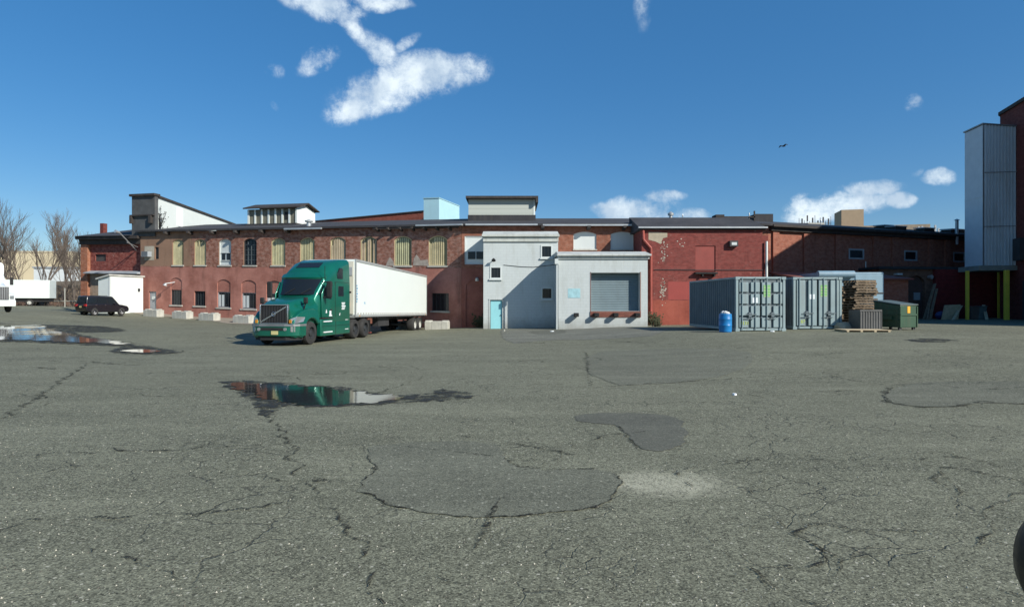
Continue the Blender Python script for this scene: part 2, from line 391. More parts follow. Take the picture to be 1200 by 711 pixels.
def ribbon(mb, pts, w, seed=0, dz=.012, closed=False, wob=.05):
    q = []
    n_ = len(pts) if closed else len(pts)-1
    for i in range(n_):
        a, b = pts[i], pts[(i+1) % len(pts)]; n = max(1, int((b-a).length/.07))
        q += [a.lerp(b, k/n) for k in range(n)]
    if not closed: q.append(pts[-1])
    L = []
    for i, p in enumerate(q):
        t = q[min(i+1, len(q)-1)]-q[max(i-1, 0)]
        if t.length < 1e-6: t = Vector((1, 0))
        t = Vector((t.y, -t.x)).normalized()
        o = wob*(noise.noise(Vector((p.x*3+seed, p.y*3, 1)))+.5*noise.noise(Vector((p.x*11+seed, p.y*11, 5))))
        ww = w*max(.0, .6+1.6*noise.noise(Vector((p.x*4.3, p.y*4.3, seed+7)))+.9*noise.noise(Vector((p.x*16, p.y*16, seed+2))))
        if not closed: ww *= min(1, (i+1)/8, (len(q)-i)/8)
        L.append((p+t*(o-ww/2), p+t*(o+ww/2)))
    vs = []
    for a, b in L: vs += [(a.x, a.y, gz(a.x, a.y)+dz), (b.x, b.y, gz(b.x, b.y)+dz)]
    mb.add(vs, [(2*i, 2*i+1, 2*i+3, 2*i+2) for i in range(len(L)-1)])
M_PATCH = asphalt('patch_asphalt', (.14, .141, .10), (.166, .167, .12), .7, False, specks=.8)
M_PATCH2 = asphalt('smooth_patch_asphalt', (.118, .118, .09), (.142, .142, .108), .45, False, specks=.3)
M_CRACK = NT('crack_tar'); M_CRACK.base((.03, .029, .024)); M_CRACK.rough(.95); M_CRACK.b.inputs['Specular IOR Level'].default_value = .1
M_CRACK.l(M_CRACK.math('MULTIPLY', M_CRACK.ramp(M_CRACK.noise(M_CRACK.pos(), 30, 5, .8), .46, .56), M_CRACK.ramp(M_CRACK.noise(M_CRACK.pos(), 3, 4, .7), .36, .5, .25, .95)), M_CRACK.b.inputs['Alpha']); M_CRACK = M_CRACK.m
M_WET = NT('wet_asphalt'); M_WET.base(M_WET.mix(M_WET.ramp(M_WET.noise(M_WET.pos(), 30, 4, .7), .4, .65), (.022, .022, .019), (.06, .06, .05))); M_WET.rough(.7); M_WET.b.inputs['Specular IOR Level'].default_value = .2; M_WET.l(M_WET.math('MULTIPLY', M_WET.ramp(M_WET.noise(M_WET.pos(), 3.2, 6, .78), .40, .56), .92), M_WET.b.inputs['Alpha']); M_WET.bump(M_WET.noise(M_WET.pos(), 50, 4, .7), .3, .008); M_WET = M_WET.m
M_WATER = NT('puddle_water'); M_WATER.base((.016, .017, .014)); M_WATER.rough(.06); M_WATER.b.inputs['IOR'].default_value = 1.38; M_WATER.bump(M_WATER.noise(M_WATER.pos(), 2.4, 4, .6), .06, .02); M_WATER = M_WATER.m
p1 = drape('patch', [(435,525),(450,521),(520,518),(575,519),(592,530),(596,546),(640,551),(705,551),(728,560),(732,572),(715,588),(680,598),(600,607),(540,609),(490,602),(450,590),(425,580),(418,575),(432,562),(440,545),(430,536)], M_PATCH, .006, .035)
p2 = drape('patch', [(670,487),(700,484),(760,484),(795,489),(806,505),(804,521),(790,527),(765,529),(747,525),(735,512),(725,498),(700,497),(675,494)], M_PATCH2, .006, .035)
p3 = drape('patch', [(686,412),(760,409),(880,409),(884,428),(826,447),(692,454)], M_PATCH, .007, .02, 1)
p5 = drape('patch', [(1038,472),(1035,460),(1060,450),(1110,447),(1200,447),(1330,452),(1330,474),(1200,474),(1150,472),(1120,477),(1075,477)], M_PATCH, .007, .04)
p6 = drape('concrete_apron', [(590,404),(586,385),(600,383.6),(655,383.2),(700,383),(762,383),(790,392),(700,398),(640,398)], asphalt('worn_concrete_apron', (.155, .155, .12), (.185, .185, .145), .6, True), .009, .06, 1)
drape('dirt_patch', [(618,388),(650,386),(668,389),(650,392.5),(625,392)], M_PATCH2, .013, .1)
drape('walkway', [(100,366),(160,367.5),(235,374.5),(300,380.5),(330,383.5),(420,385),(420,381.5),(300,373),(230,367),(160,365),(100,364.4)], paint('walkway_concrete', (.30, .26, .20), .85, var=.25, scale=.8), .02, .05, 1)
cr = MB(); cr.keep = True
CR = [([(305,478),(330,505),(345,535),(355,560),(375,585),(400,610),(430,650),(445,712)], .05), ([(312,560),(345,565),(380,566),(418,570)], .09),
 ([(0,536),(80,531),(170,529),(260,524),(330,520)], .03), ([(0,609),(120,606),(250,602),(330,592),(380,580)], .04), ([(585,525),(620,523),(660,524)], .06),
 ([(590,545),(640,549),(690,549)], .03), ([(1045,541),(1100,535),(1150,540),(1210,546)], .05), ([(1110,530),(1150,541),(1200,556)], .05), ([(1150,528),(1205,531)], .07),
 ([(960,436),(990,444),(1040,452),(1100,450),(1140,446)], .07), ([(692,455),(760,450),(830,446),(900,441),(1000,437)], .06), ([(686,412),(692,454)], .07),
 ([(0,492),(60,456),(104,425)], .09), ([(440,462),(470,452),(500,440)], .06), ([(90,423),(150,428),(175,428)], .14), ([(35,430),(66,433)], .2),
 ([(560,400),(640,402),(720,400),(800,404)], .08), ([(880,412),(960,416),(1030,410)], .07), ([(150,400),(190,409),(225,413),(260,412)], .12), ([(290,440),(340,442),(360,441)], .08),
 ([(850,445),(940,449),(1000,447)], .04), ([(870,560),(930,552),(985,558)], .025), ([(905,590),(960,600)], .03), ([(120,500),(150,499)], .04), ([(230,470),(300,462)], .02),
 ([(30,640),(140,655),(220,690)], .015), ([(800,600),(840,640),(900,665),(1000,668)], .012), ([(620,650),(700,660),(760,640)], .012), ([(500,640),(520,680),(560,710)], .014), ([(1040,600),(1090,640)], .014)]
for k, (pl, w) in enumerate(CR): ribbon(cr, [GP(*p) for p in pl], w*1.1, k*3.1, wob=.14)
ribbon(cr, [q for q in p1 if q.y < 7.2 or q.x < -1.6 ], .035, 44, .012, False, .01)
ribbon(cr, [GP(*p) for p in [(700,497),(725,499),(736,513),(748,526),(766,530),(800,527)]], .045, 12, .012, False, .01)
ribbon(cr, [GP(*p) for p in [(1046,452),(1036,462),(1040,471),(1075,477),(1120,477),(1150,471),(1200,474),(1260,474)]], .12, 31)
random.seed(77)
def crack(p, ang, ln, w, lev, sd_):
    pts = [p]; 
    for i in range(max(3, int(ln/.16))):
        ang += random.gauss(0, .38); pts.append(pts[-1]+Vector((cos(ang), sin(ang)))*.16)
        if lev < 2 and random.random() < .13: crack(pts[-1], ang+random.choice((-1, 1))*random.uniform(.6, 1.4), ln*random.uniform(.2, .5), w*.7, lev+1, sd_+i)
    ribbon(cr, pts, w, sd_, wob=.04)
for i in range(46):
    D = 3.9+17*random.random()**1.6; x = random.uniform(-.85, .85)*D*.98
    if abs(x+1.2) < 1.9 and 4.9 < D < 7.6: continue
    crack(Vector((x, D)), random.choice((0, pi, 0, 1.2, -1))+random.uniform(-.6, .6), random.uniform(.7, 2.6), random.uniform(.02, .045)*(1+D*.05), 0, i*1.37)
for (x, D, n) in ((2.6, 5.3, 16), (6.5, 8.6, 12), (-2.0, 7.9, 9), (.3, 8.2, 8), (-3.2, 4.8, 7)):
    for k in range(n): crack(Vector((x+random.gauss(0, .55), D+random.gauss(0, .3))), random.uniform(0, 6.3), random.uniform(.2, .8), .022, 1, k*2.2+x)
cro = cr.build('asphalt_cracks', M_CRACK, uvs=False); tag(cro, kind='structure')
drape('wet_ground', [(255,446),(300,447.5),(350,450),(400,454.5),(440,460),(470,464.5),(500,462),(522,457),(545,459),(560,464),(535,469.5),(480,472),(440,475),(400,478),(350,478),(318,474),(322,487),(312,492),(300,480),(287,466),(270,456)], M_WET, .013, .10, 2, seed=2)
drape('puddle_water', [(268,448.6),(300,449.5),(350,452.5),(400,457),(432,461.5),(474,466.5),(450,470.5),(420,474),(395,475.5),(350,475),(320,470.5),(297,463),(276,455)], M_WATER, .017, .11, 2, seed=5)
drape('wet_ground', [(-90,378),(0,378.5),(60,381),(110,382),(135,384),(155,388),(110,390.5),(80,389),(110,396),(140,400.5),(170,407),(195,409.5),(218,414),(180,416),(120,413.5),(150,406),(110,405),(60,402.5),(0,400.5),(-90,401)], M_WET, .03, .12, 1, seed=8)
drape('puddle_water', [(-90,380),(0,380),(32,379.6),(54,382),(55,386),(80,391),(98,396),(132,399.5),(152,404.5),(118,403),(80,401.5),(40,399.5),(0,398.5),(-90,399)], M_WATER, .038, .16, 1, seed=9)
drape('puddle_water', [(140,411.6),(165,409.8),(190,412),(176,414.3),(150,413.4)], M_WATER, .038, .05, 1, seed=3)
drape('wet_ground', [(1058,398),(1090,396.5),(1126,398.5),(1100,401.5),(1070,400.5)], M_WET, .012, .1, 1, seed=4)

pb = MB(); pb.keep = True
random.seed(123)
for i in range(2600):
    D = 3.6+9*random.random()**1.4; x = random.uniform(-.9, .9)*D; r = random.uniform(.003, .008); z = gz(x, D)+r*.5; pb.cur = 0 if random.random() < .6 else 1
    a = random.uniform(0, 6.3)
    v = [(x+r*cos(a+k*2.1)*random.uniform(.7, 1.3), D+r*sin(a+k*2.1)*random.uniform(.7, 1.3), z-r*.5) for k in range(3)]+[(x+r*.3*cos(a), D+r*.3*sin(a), z+r*.8)]
    pb.add(v, [(0, 1, 3), (1, 2, 3), (2, 0, 3)])
tag(pb.build('loose_grit', [paint('pale_grit', (.5, .47, .38), .9), paint('dark_grit', (.12, .11, .09), .9)], uvs=False), 'loose pale grit scattered over the near asphalt', 'grit', kind='stuff')

# ------------------------------------------------------------------ materials
M_BRICK_L = brick('weathered_brick', (.32, .125, .08), (.22, .10, .07), (.34, .29, .25), (.41, .172, .13), 4.62, ((.27, .165, .11), 6.5), dark=.5, white=.25, mott=.7)
M_BRICK_C = brick('orange_brick', (.30, .105, .06), (.22, .08, .05), (.26, .19, .15), (.30, .11, .085), 4.55, dark=.4)
M_BRICK_R = brick('brown_brick', (.38, .13, .08), (.28, .09, .06), (.26, .18, .14), dark=.35)
M_BRICK_RED = brick('red_painted_brick', (.26, .06, .045), (.19, .05, .04), (.28, .16, .13), dark=.4, white=.55, mott=.7)
M_BRICK_A = brick('red_annex_brick', (.24, .055, .045), (.16, .042, .036), (.22, .10, .085), (.33, .085, .055), 2.1, dark=.35, white=.35, mott=.4)
M_BRICK_T = brick('dark_red_brick', (.20, .045, .035), (.15, .035, .03), (.15, .08, .07), dark=.2)
M_REDWALL = brick('maroon_block', (.20, .03, .03), (.17, .026, .026), (.16, .03, .03), dark=.3)
M_ROOF = paint('tar_roof', (.042, .042, .046), .9, var=.35, scale=.6, streak=.3)
M_FASCIA = paint('dark_fascia', (.045, .038, .034), .85, var=.4, streak=.3)
M_WHITE = paint('white_paint', (.58, .62, .60), .6, var=.07, scale=.5, streak=.16, dirt=(.3, .3, .27))
M_BLOCKW = NT('painted_block'); _uv = M_BLOCKW.uv(); _b = M_BLOCKW.n('TexBrick'); _b.inputs['Scale'].default_value = 1; _b.inputs['Brick Width'].default_value = .4; _b.inputs['Row Height'].default_value = .2; _b.inputs['Mortar Size'].default_value = .006
_b.inputs['Color1'].default_value = (.50, .54, .53, 1); _b.inputs['Color2'].default_value = (.48, .52, .51, 1); _b.inputs['Mortar'].default_value = (.40, .44, .44, 1); M_BLOCKW.l(_uv, _b.inputs['Vector'])
_c = M_BLOCKW.mix(M_BLOCKW.ramp(M_BLOCKW.noise(_uv, 1, 6, .7, sc=(1.5, .25, 1)), .5, .78, 0, .6), _b.outputs['Color'], (.31, .32, .28)); _sx = M_BLOCKW.n('SeparateXYZ'); M_BLOCKW.l(_uv, _sx.inputs[0]); _e = M_BLOCKW.math('ADD', _sx.outputs[1], M_BLOCKW.math('MULTIPLY', M_BLOCKW.noise(_uv, 1.3, 6, .7), -1.6)); _c = M_BLOCKW.mix(M_BLOCKW.ramp(_e, .15, -.7, 0, .7), _c, (.24, .24, .21)); _c = M_BLOCKW.mix(M_BLOCKW.ramp(M_BLOCKW.noise(_uv, 1, 6, .7, sc=(6, .3, 1)), .62, .74, 0, .55), _c, (.30, .24, .18))
_c = M_BLOCKW.mix(M_BLOCKW.ramp(M_BLOCKW.noise(_uv, 5, 6, .75), .58, .7, 0, .4), _c, (.42, .42, .38))
M_BLOCKW.base(_c); M_BLOCKW.rough(.8); M_BLOCKW.bump(_b.outputs['Fac'], -.25, .01); M_BLOCKW = M_BLOCKW.m
M_CREAM = paint('cream_ribbed_panel', (.60, .55, .33), .6, var=.12, scale=2, streak=.12)
M_BLACKGLASS = NT('dark_glass'); M_BLACKGLASS.base((.012, .016, .02)); M_BLACKGLASS.rough(.12); M_BLACKGLASS.b.inputs['Specular IOR Level'].default_value = .35; M_BLACKGLASS.bump(M_BLACKGLASS.noise(M_BLACKGLASS.pos(), .8, 2), .04, .03); M_BLACKGLASS = M_BLACKGLASS.m
M_DARKFR = paint('dark_frame', (.035, .04, .045), .6)
M_GREYFR = paint('grey_frame', (.33, .36, .38), .6)
M_TURQ = paint('turquoise_door_paint', (.28, .62, .66), .5, var=.05)
M_SHUT = paint('roller_shutter_paint', (.18, .24, .26), .5, var=.1, streak=.15)
M_RUST = paint('rust', (.20, .07, .04), .8, var=.4)
M_BLACK = paint('black_rubber', (.018, .018, .018), .85, var=.4)
M_TYRE = paint('tyre_rubber', (.032, .031, .029), .85, var=.35, scale=4)
M_STEEL = paint('grey_steel', (.30, .31, .31), .45, .6, var=.2)
M_DKSTEEL = paint('dark_steel', (.05, .05, .052), .6, .3)
M_CONC = paint('concrete', (.46, .45, .39), .88, var=.2, scale=2, streak=.3)
M_SHINGLE = paint('grey_shingle', (.085, .088, .088), .9, var=.3, scale=1.5, streak=.3)
M_ROOFW = paint('white_siding', (.74, .78, .73), .6, var=.04)
M_CLAP = NT('grey_clapboard'); _u = M_CLAP.uv(); _w = M_CLAP.n('TexWave', bands_direction='Y', wave_profile='SAW'); _w.inputs['Scale'].default_value = .8; M_CLAP.l(_u, _w.inputs['Vector'])
M_CLAP.base(M_CLAP.mix(M_CLAP.ramp(_w.outputs[1], .0, .2, .5, 0), (.44, .47, .42), (.22, .24, .22))); M_CLAP.rough(.7); M_CLAP = M_CLAP.m
M_BLUEP = paint('pale_blue_siding', (.42, .66, .72), .55, var=.05, streak=.06)
M_GALV = paint('galvanised', (.5, .52, .52), .4, .5, var=.15)
M_WOOD = paint('grey_wood', (.19, .14, .09), .85, var=.35, scale=5)
M_WOODL = paint('pale_wood', (.52, .42, .27), .85, var=.25, scale=5)
M_YEL = paint('yellow_post_paint', (.70, .56, .06), .6, var=.15)
M_TAN = paint('tan_stucco', (.42, .31, .20), .85, var=.08)

# ------------------------------------------------------------------ building frames (local x along the wall, y into the building, z up)
def frame(o, U, slope=0, z0=0):
    U = Vector(U).normalized(); N = Vector((-U.y, U.x))
    return Matrix(((U.x, N.x, 0, o[0]), (U.y, N.y, 0, o[1]), (slope, 0, 1, z0), (0, 0, 0, 1)))
ML = frame((-35.1, 56.43), (.9529, -.3038), -.0214, .70); LL = 32.7
MC = frame((-3.93, 46.5), (1, 0)); MRr = frame((19.92, 46.5), (.944, .331))
def uvp(M, px, py, y=0.0):
    """where the line of sight through a picture point meets the wall plane, in wall coordinates"""
    Mi = M.inverted(); o = Mi @ Vector((0, 0, CAMZ)); d = (Mi.to_3x3() @ Vector(((px-HX)/F, 1, -(py-HY)/F)))
    t = (y-o.y)/d.y; p = o+d*t; return p.x, p.z
def rect(u0, u1, v0, v1): return [(u0, v0), (u1, v0), (u1, v1), (u0, v1)]
def arch(u0, u1, v0, v1, rise=.28, n=8):
    pts = [(u0, v0), (u1, v0)]; w = u1-u0
    for i in range(n+1):
        t = i/n; pts.append((u1-w*t, v1-rise+rise*sin(pi*t)**.75 if 0 < t < 1 else v1-rise))
    return pts
def inset(poly, d, cx=None):
    us = [p[0] for p in poly]; vs = [p[1] for p in poly]; cu = (min(us)+max(us))/2; cv = (min(vs)+max(vs))/2
    W_, H_ = (max(us)-min(us))/2, (max(vs)-min(vs))/2
    return [(cu+(p[0]-cu)*(W_-d)/W_, cv+(p[1]-cv)*(H_-d)/H_) for p in poly]
def ring(mb, poly, d, y0, y1):
    q = inset(poly, d); n = len(poly)
    vs = [(p[0], y0, p[1]) for p in poly]+[(p[0], y0, p[1]) for p in q]+[(p[0], y1, p[1]) for p in poly]+[(p[0], y1, p[1]) for p in q]
    fs = []
    for i in range(n):
        j = (i+1) % n; fs += [(i, j, n+j, n+i), (2*n+i, 3*n+i, 3*n+j, 2*n+j), (i, 2*n+i, 2*n+j, j), (n+i, n+j, 3*n+j, 3*n+i)]
    mb.add(vs, fs)

fac = thing('brick_factory', 'long low weathered brick factory with a dark roof running across the whole yard', 'factory', (0, 50, 0))
FO = Matrix.Translation((0, -50, 0))
def part(name, mat, f, M, parent=None, **kw):
    """a part of a building: built in wall coordinates, stored relative to its thing"""
    par = parent or fac; base = par
    while base.parent: base = base.parent
    loc = base.location
    return one(name, mat, f, par, M=Matrix.Translation(-loc) @ M, **kw)
EV = 7.87
Lholes = []; Lw = []
for k, px in enumerate([208.5, 234.5, 263.5, 293, 326, 360, 396, 432, 472, 513]):
    u, _ = uvp(ML, px, 300); _, v0 = uvp(ML, px, 311.2 if k < 9 else 311.8)
    w = 1.30+.034*k; poly = arch(u-w/2, u+w/2, 4.78, 7.15, .3); Lholes.append(poly); Lw.append((k, u, w, poly))
low = []
for (a, b, t, bt, kind) in [(200, 213, 339.5, 357, 'tall'), (227.5, 240.5, 341, 358, 'flat'), (254.5, 270, 342, 360, 'arch'), (283, 300, 343, 361.5, 'arch'), (506, 526, 343.5, 364, 'big'), (312, 331, 344, 363, 'arch'), (440, 458, 344, 364, 'arch')]:
    u0, v0 = uvp(ML, a, bt); u1, _ = uvp(ML, b, bt); _, v1 = uvp(ML, (a+b)/2, t); low.append((rect(u0, u1, v0, v1), kind)); Lholes.append(rect(u0, u1, v0, v1) if kind not in ('arch', 'tall') else arch(u0, u1, v0, v1+1.12, .3, 10))
du0, dv0 = uvp(ML, 174.5, 364.5); du1, _ = uvp(ML, 183, 362); _, dv1 = uvp(ML, 178, 341.5)
Ldoor = rect(du0, du1, dv0-.2, dv1); Lholes.append(Ldoor)
su0, sv0 = uvp(ML, 181.5, 303.5); su1, sv1 = uvp(ML, 186, 289.5); Lholes.append(rect(su0, su1, sv0, sv1))
part('wall', M_BRICK_L, lambda m: m.wall([(0, -2.2), (LL, -2.2), (LL, EV), (0, EV)], Lholes, 0, .28), ML)
part('wall', M_BRICK_L, lambda m: m.box(0, .3, .02, 16, -2.2, EV), ML)
# upper windows of the left wing
for k, u, w, poly in Lw:
    fr = part('window', M_CREAM if k not in (2, 3) else (M_WHITE if k == 2 else M_DARKFR), lambda m: ring(m, poly, .06, .08, .16), ML)
    part('sill', M_CONC, lambda m: m.box(u-w/2-.06, u+w/2+.06, -.07, .1, 4.66, 4.777), ML, fr)
    if k == 2:
        def f(m): m.prism(inset(poly, .06), .17, .2, 'y')
        part('panel', M_WHITE, f, ML, fr)
        for s in (-1, 1): part('pane', M_BLACKGLASS, lambda m: m.box(u-.18+s*.27, u+.18+s*.27, .13, .165, 5.25, 5.85), ML, fr)
        [part('rail', M_WHITE, lambda m: m.box(u-.52, u+.52, .1, .16, z_, z_+.07), ML, fr) for z_ in (5.17, 5.87)]
    elif k == 3:
        part('pane', M_BLACKGLASS, lambda m: m.prism(inset(poly, .06), .2, .22, 'y'), ML, fr)
        def f(m):
            for i in (-1, 0, 1): m.box(u+i*.35-.022, u+i*.35+.022, .15, .197, 4.86, 7.0)
            for j in range(1, 5): m.box(u-w/2+.06, u+w/2-.06, .155, .193, 4.8+j*.44, 4.83+j*.44)
        part('glazing_bars', paint('bar_grey', (.09, .11, .12), .6), f, ML, fr)
    else:
        def f(m):
            n = 8; rr = random.Random(k)
            for i in range(n):
                if rr.random() < .07: continue
                hw = w/2-.08; x = u-hw+2*hw*(i+.5)/n; top = 7.02-(.26*(abs(x-u)/hw)**2.4)
                m.box(x-hw*rr.uniform(.075, .095), x+hw*rr.uniform(.035, .06), .09+rr.uniform(-.01, .015), .14, 4.83, top-(rr.uniform(.1, .5) if rr.random() < .06 else 0))
        part('panel', paint('panel_groove', (.22, .20, .11), .7), lambda m: m.prism(inset(poly, .05), .143, .16, 'y'), ML, fr); part('ribs', paint('cream_rib_paint', (.60-.02*(k % 3), .55-.03*(k % 4), .33-.02*(k % 2)), .6, var=.25, scale=1.5, streak=.35, dirt=(.25, .2, .12)), f, ML, fr)
for (poly, kind) in low:
    us = [p[0] for p in poly]; vs = [p[1] for p in poly]; u0, u1, v0, v1 = min(us), max(us), min(vs), max(vs)
    fr = part('window', M_DARKFR if kind != 'arch' else M_GREYFR, lambda m: ring(m, poly, .06, .12, .2), ML)
    part('pane', M_BLACKGLASS, lambda m: m.box(u0+.04, u1-.04, .16, .18, v0+.04, v1-.04), ML, fr)
    def f(m):
        for i in range(1, 4): x = u0+(u1-u0)*i/4; m.box(x-.02, x+.02, .12, .157, v0+.06, v1-.06)
    part('glazing_bars', M_DARKFR, f, ML, fr)
    part('sill', M_CONC, lambda m: m.box(u0-.1, u1+.1, -.08, .1, v0-.13, v0-.003), ML, fr)
    if kind in ('arch', 'tall'):       # bricked-up head of the arch, set back
        part('brick_infill', M_BRICK_L, lambda m: m.prism(arch(u0+.003, u1-.003, v1+.003, v1+1.12, .3, 10), .07, .27, 'y'), ML)
    if kind == 'arch':
        part('blind', M_WHITE, lambda m: m.box(u0+.08, u0+(u1-u0)*.45, .145, .157, v0+.1, v1-.25), ML, fr)
d = part('door', M_GREYFR, lambda m: m.box(du0+.02, du1-.02, .1, .16, dv0-.2, dv1-.02), ML)
part('pane', M_WHITE, lambda m: m.box((du0+du1)/2-.18, (du0+du1)/2+.2, .06, .097, dv1-.75, dv1-.45), ML, d)
part('handle', M_STEEL, lambda m: m.cyl((du1-.15, .03, dv0+.9), (du1-.15, .1, dv0+.9), .03), ML, d)
w_ = part('window', M_DARKFR, lambda m: ring(m, rect(su0, su1, sv0, sv1), .04, .1, .16), ML)
part('pane', M_BLACKGLASS, lambda m: m.box(su0+.03, su1-.03, .13, .15, sv0+.03, sv1-.03), ML, w_)
au0, av0 = uvp(ML, 170.5, 301); au1, av1 = uvp(ML, 178, 295)
part('patched_plaster', paint('old_plaster', (.42, .38, .30), .9, var=.3), lambda m: m.box(au0-.1, su0-.08, -.02, -.004, av0-.3, sv1+.1), ML)
def f(m): m.box(au0, au1, -.45, -.024, av0, av1)
ac = part('air_conditioner', M_GREYFR, f, ML)
part('grille', M_DARKFR, lambda m: [m.box(au0+.05, au1-.05, -.462, -.453, av0+.05+i*.09, av0+.09+i*.09) for i in range(5)], ML, ac)
lu, lv = uvp(ML, 194.5, 333.5, -.6)
part('wall_lamp', M_GALV, lambda m: (m.cyl((lu+.4, 0, lv+.25), (lu, -.6, lv+.1), .035, seg=8), m.cyl((lu, -.6, lv+.12), (lu-.05, -.68, lv-.1), .09, .2, seg=12)), ML)
for (pts_) in ([(452,311.5),(462,311.5),(461,306),(457,301),(454,306)], [(484,311),(503,311.5),(501,304),(493,305),(488,298),(485,303)]):
    pp = [uvp(ML, *p_, -.01) for p_ in pts_]
    part('patched_plaster', paint('grey_render_patch', (.36, .31, .26), .9, var=.3, scale=4), lambda m: m.prism(pp, -.014, -.004, 'y'), ML)
# rafter tails and eaves of the left wing
for px in (193, 220, 247, 275, 305, 335):
    u, v = uvp(ML, px, 276, -.5)
    part('rafter_tail', M_FASCIA, lambda m: m.prism([(-.6, EV-.24), (-.6, EV-.05), (0, EV-.02), (0, EV-.36)], u-.11, u+.11, 'x'), ML)
def f(m):
    u0, _ = uvp(ML, 439, 270); m.box(u0, LL-.1, -.34, -.26, EV-.17, EV+.03)
    for i in range(7): x = u0+.4+i*(LL-.2-u0)/7; m.prism([(-.55, EV-.2), (-.55, EV-.06), (0, EV-.03), (0, EV-.36)], x-.07, x+.07, 'x')
part('eave_board', M_FASCIA, f, ML)
u0, _ = uvp(ML, 338, 270); u1, _ = uvp(ML, 381, 270)
part('gutter', M_GALV, lambda m: m.box(u0, u1, -.62, -.42, EV-.1, EV+.04), ML)
u0, _ = uvp(ML, 491, 270); 
part('gutter', M_GALV, lambda m: m.box(u0, LL+.3, -.62, -.42, EV-.02, EV+.1), ML)

# centre wall
wC0 = uvp(MC, 544.5, 309); wC1 = uvp(MC, 600, 309)
ch = []
def cw(a, b, t, bt, rise=.25):
    u0, v0 = uvp(MC, a, bt); u1, _ = uvp(MC, b, bt); _, v1 = uvp(MC, (a+b)/2, t); return arch(u0, u1, v0, v1, rise) if rise else rect(u0, u1, v0, v1)
h1 = cw(672, 699, 271.5, 292, .2); h2 = cw(715.5, 742.5, 271.5, 292, .2); h3 = rect(wC0[0], wC1[0], wC0[1]-.05, 7.1)
part('wall', M_BRICK_C, lambda m: m.wall([(0, -1), (23.85, -1), (23.85, EV), (0, EV)], [h1, h2, h3], 0, .2), MC)
for h in (h1, h2):
    wd = part('window', M_WHITE, lambda m: ring(m, h, .06, .08, .16), MC)
    part('panel', M_WHITE, lambda m: m.prism(inset(h, .05), .11, .13, 'y'), MC, wd)
    part('sill', M_CONC, lambda m: m.box(h[0][0]-.05, h[1][0]+.05, -.06, .07, h[0][1]-.1, h[0][1]-.003), MC, wd)
wd = part('window', M_WHITE, lambda m: ring(m, h3, .07, .04, .18), MC)
part('panel', paint('grey_white_board', (.62, .66, .64), .7, var=.06), lambda m: m.box(h3[0][0]+.05, h3[1][0]-.05, .1, .12, h3[0][1]+.05, 7.04), MC, wd)
for px in (548.3, 558.2):
    a, b = uvp(MC, px, 303.5); part('pane', M_BLACKGLASS, lambda m: m.box(a, a+.58, .06, .096, b, b+.58), MC, wd)
ah = uvp(MC, 546, 326); 
def f(m):
    a = arch(ah[0], ah[0]+2.6, -1, ah[1], .5, 10); q = inset(a, -.16)
    for i in range(2, len(a)-1):
        j = i+1
        m.add([(a[i][0], -.003, a[i][1]), (a[j][0], -.003, a[j][1]), (q[j][0], -.003, q[j][1]), (q[i][0], -.003, q[i][1]), (a[i][0], -.07, a[i][1]), (a[j][0], -.07, a[j][1]), (q[j][0], -.07, q[j][1]), (q[i][0], -.07, q[i][1])],
              [(4, 5, 6, 7), (0, 1, 5, 4), (2, 3, 7, 6), (1, 2, 6, 5), (0, 4, 7, 3)])
    m.box(ah[0]-.16, ah[0], -.07, -.003, -1, ah[1]-.5)
part('brick_arch', M_BRICK_C, f, MC)
lx = uvp(MC, 559, 326.5, -.2)
part('wall_lamp', M_GALV, lambda m: m.cyl((lx[0], -.35, lx[1]+.05), (lx[0], -.25, lx[1]-.12), .1, .16).cyl((lx[0], 0, lx[1]+.1), (lx[0], -.33, lx[1]+.06), .03), MC)
for px in (636, 690, 732):
    u, _ = uvp(MC, px, 268, -.5)
    part('rafter_tail', M_FASCIA, lambda m: m.prism([(-.75, EV-.22), (-.75, EV-.05), (0, EV-.02), (0, EV-.34)], u-.12, u+.12, 'x'), MC)
part('gutter', M_GALV, lambda m: m.box(.35, 5.9, -.62, -.42, EV-.02, EV+.1), MC)
part('gutter', M_GALV, lambda m: m.box(6.3, 14.0, -.66, -.43, EV-.06, EV+.06), MC)
part('pilaster', M_BRICK_C, lambda m: m.box(13.55, 14.1, -.35, -.003, -1, EV-.05), MC)
# right wing
def rw(a, b, t, bt):
    u0, v0 = uvp(MRr, a, bt); u1, _ = uvp(MRr, b, bt); _, v1 = uvp(MRr, (a+b)/2, t); return rect(u0, u1, v0, v1)
rh = [rw(994.5, 1012.5, 291.5, 303.5), rw(1059.5, 1074.8, 293.5, 305.5), rw(1117, 1131, 295.5, 307)]
RL = 26.0
part('wall', M_BRICK_R, lambda m: m.wall([(0, -1), (RL, -1), (RL, EV), (0, EV)], rh, 0, .2), MRr)
for h in rh:
    wd = part('window', M_GREYFR, lambda m: ring(m, h, .13, -.02, .12), MRr)
    part('pane', M_BLACKGLASS, lambda m: m.box(h[0][0]+.1, h[1][0]-.1, .04, .06, h[0][1]+.1, h[2][1]-.1), MRr, wd)
def f(m):
    for px in (908, 944, 981, 1025, 1047, 1090, 1109):
        u, _ = uvp(MRr, px, 290); m.box(u-.3, u+.3, -.16, -.003, -1, EV-.4)
part('pilasters', M_BRICK_R, f, MRr)
part('cornice', M_FASCIA, lambda m: (m.box(0.1, RL, -.3, -.003, EV-.38, EV-.02), m.box(0, RL, -.62, -.5, EV-.1, EV+.06)), MRr)
u, v = uvp(MRr, 1012, 303.5)
part('vent_pipe', M_GALV, lambda m: m.cyl((u+.12, -.1, v-.2), (u+.12, -.1, v-1.2), .05), MRr)
u, v = uvp(MRr, 1104, 288, 1)
part('flue', M_GALV, lambda m: m.cyl((u, -.3, v), (u, -.3, v+2.15), .13).cyl((u, -.3, v+2.15), (u, -.3, v+2.28), .24, .02), MRr)
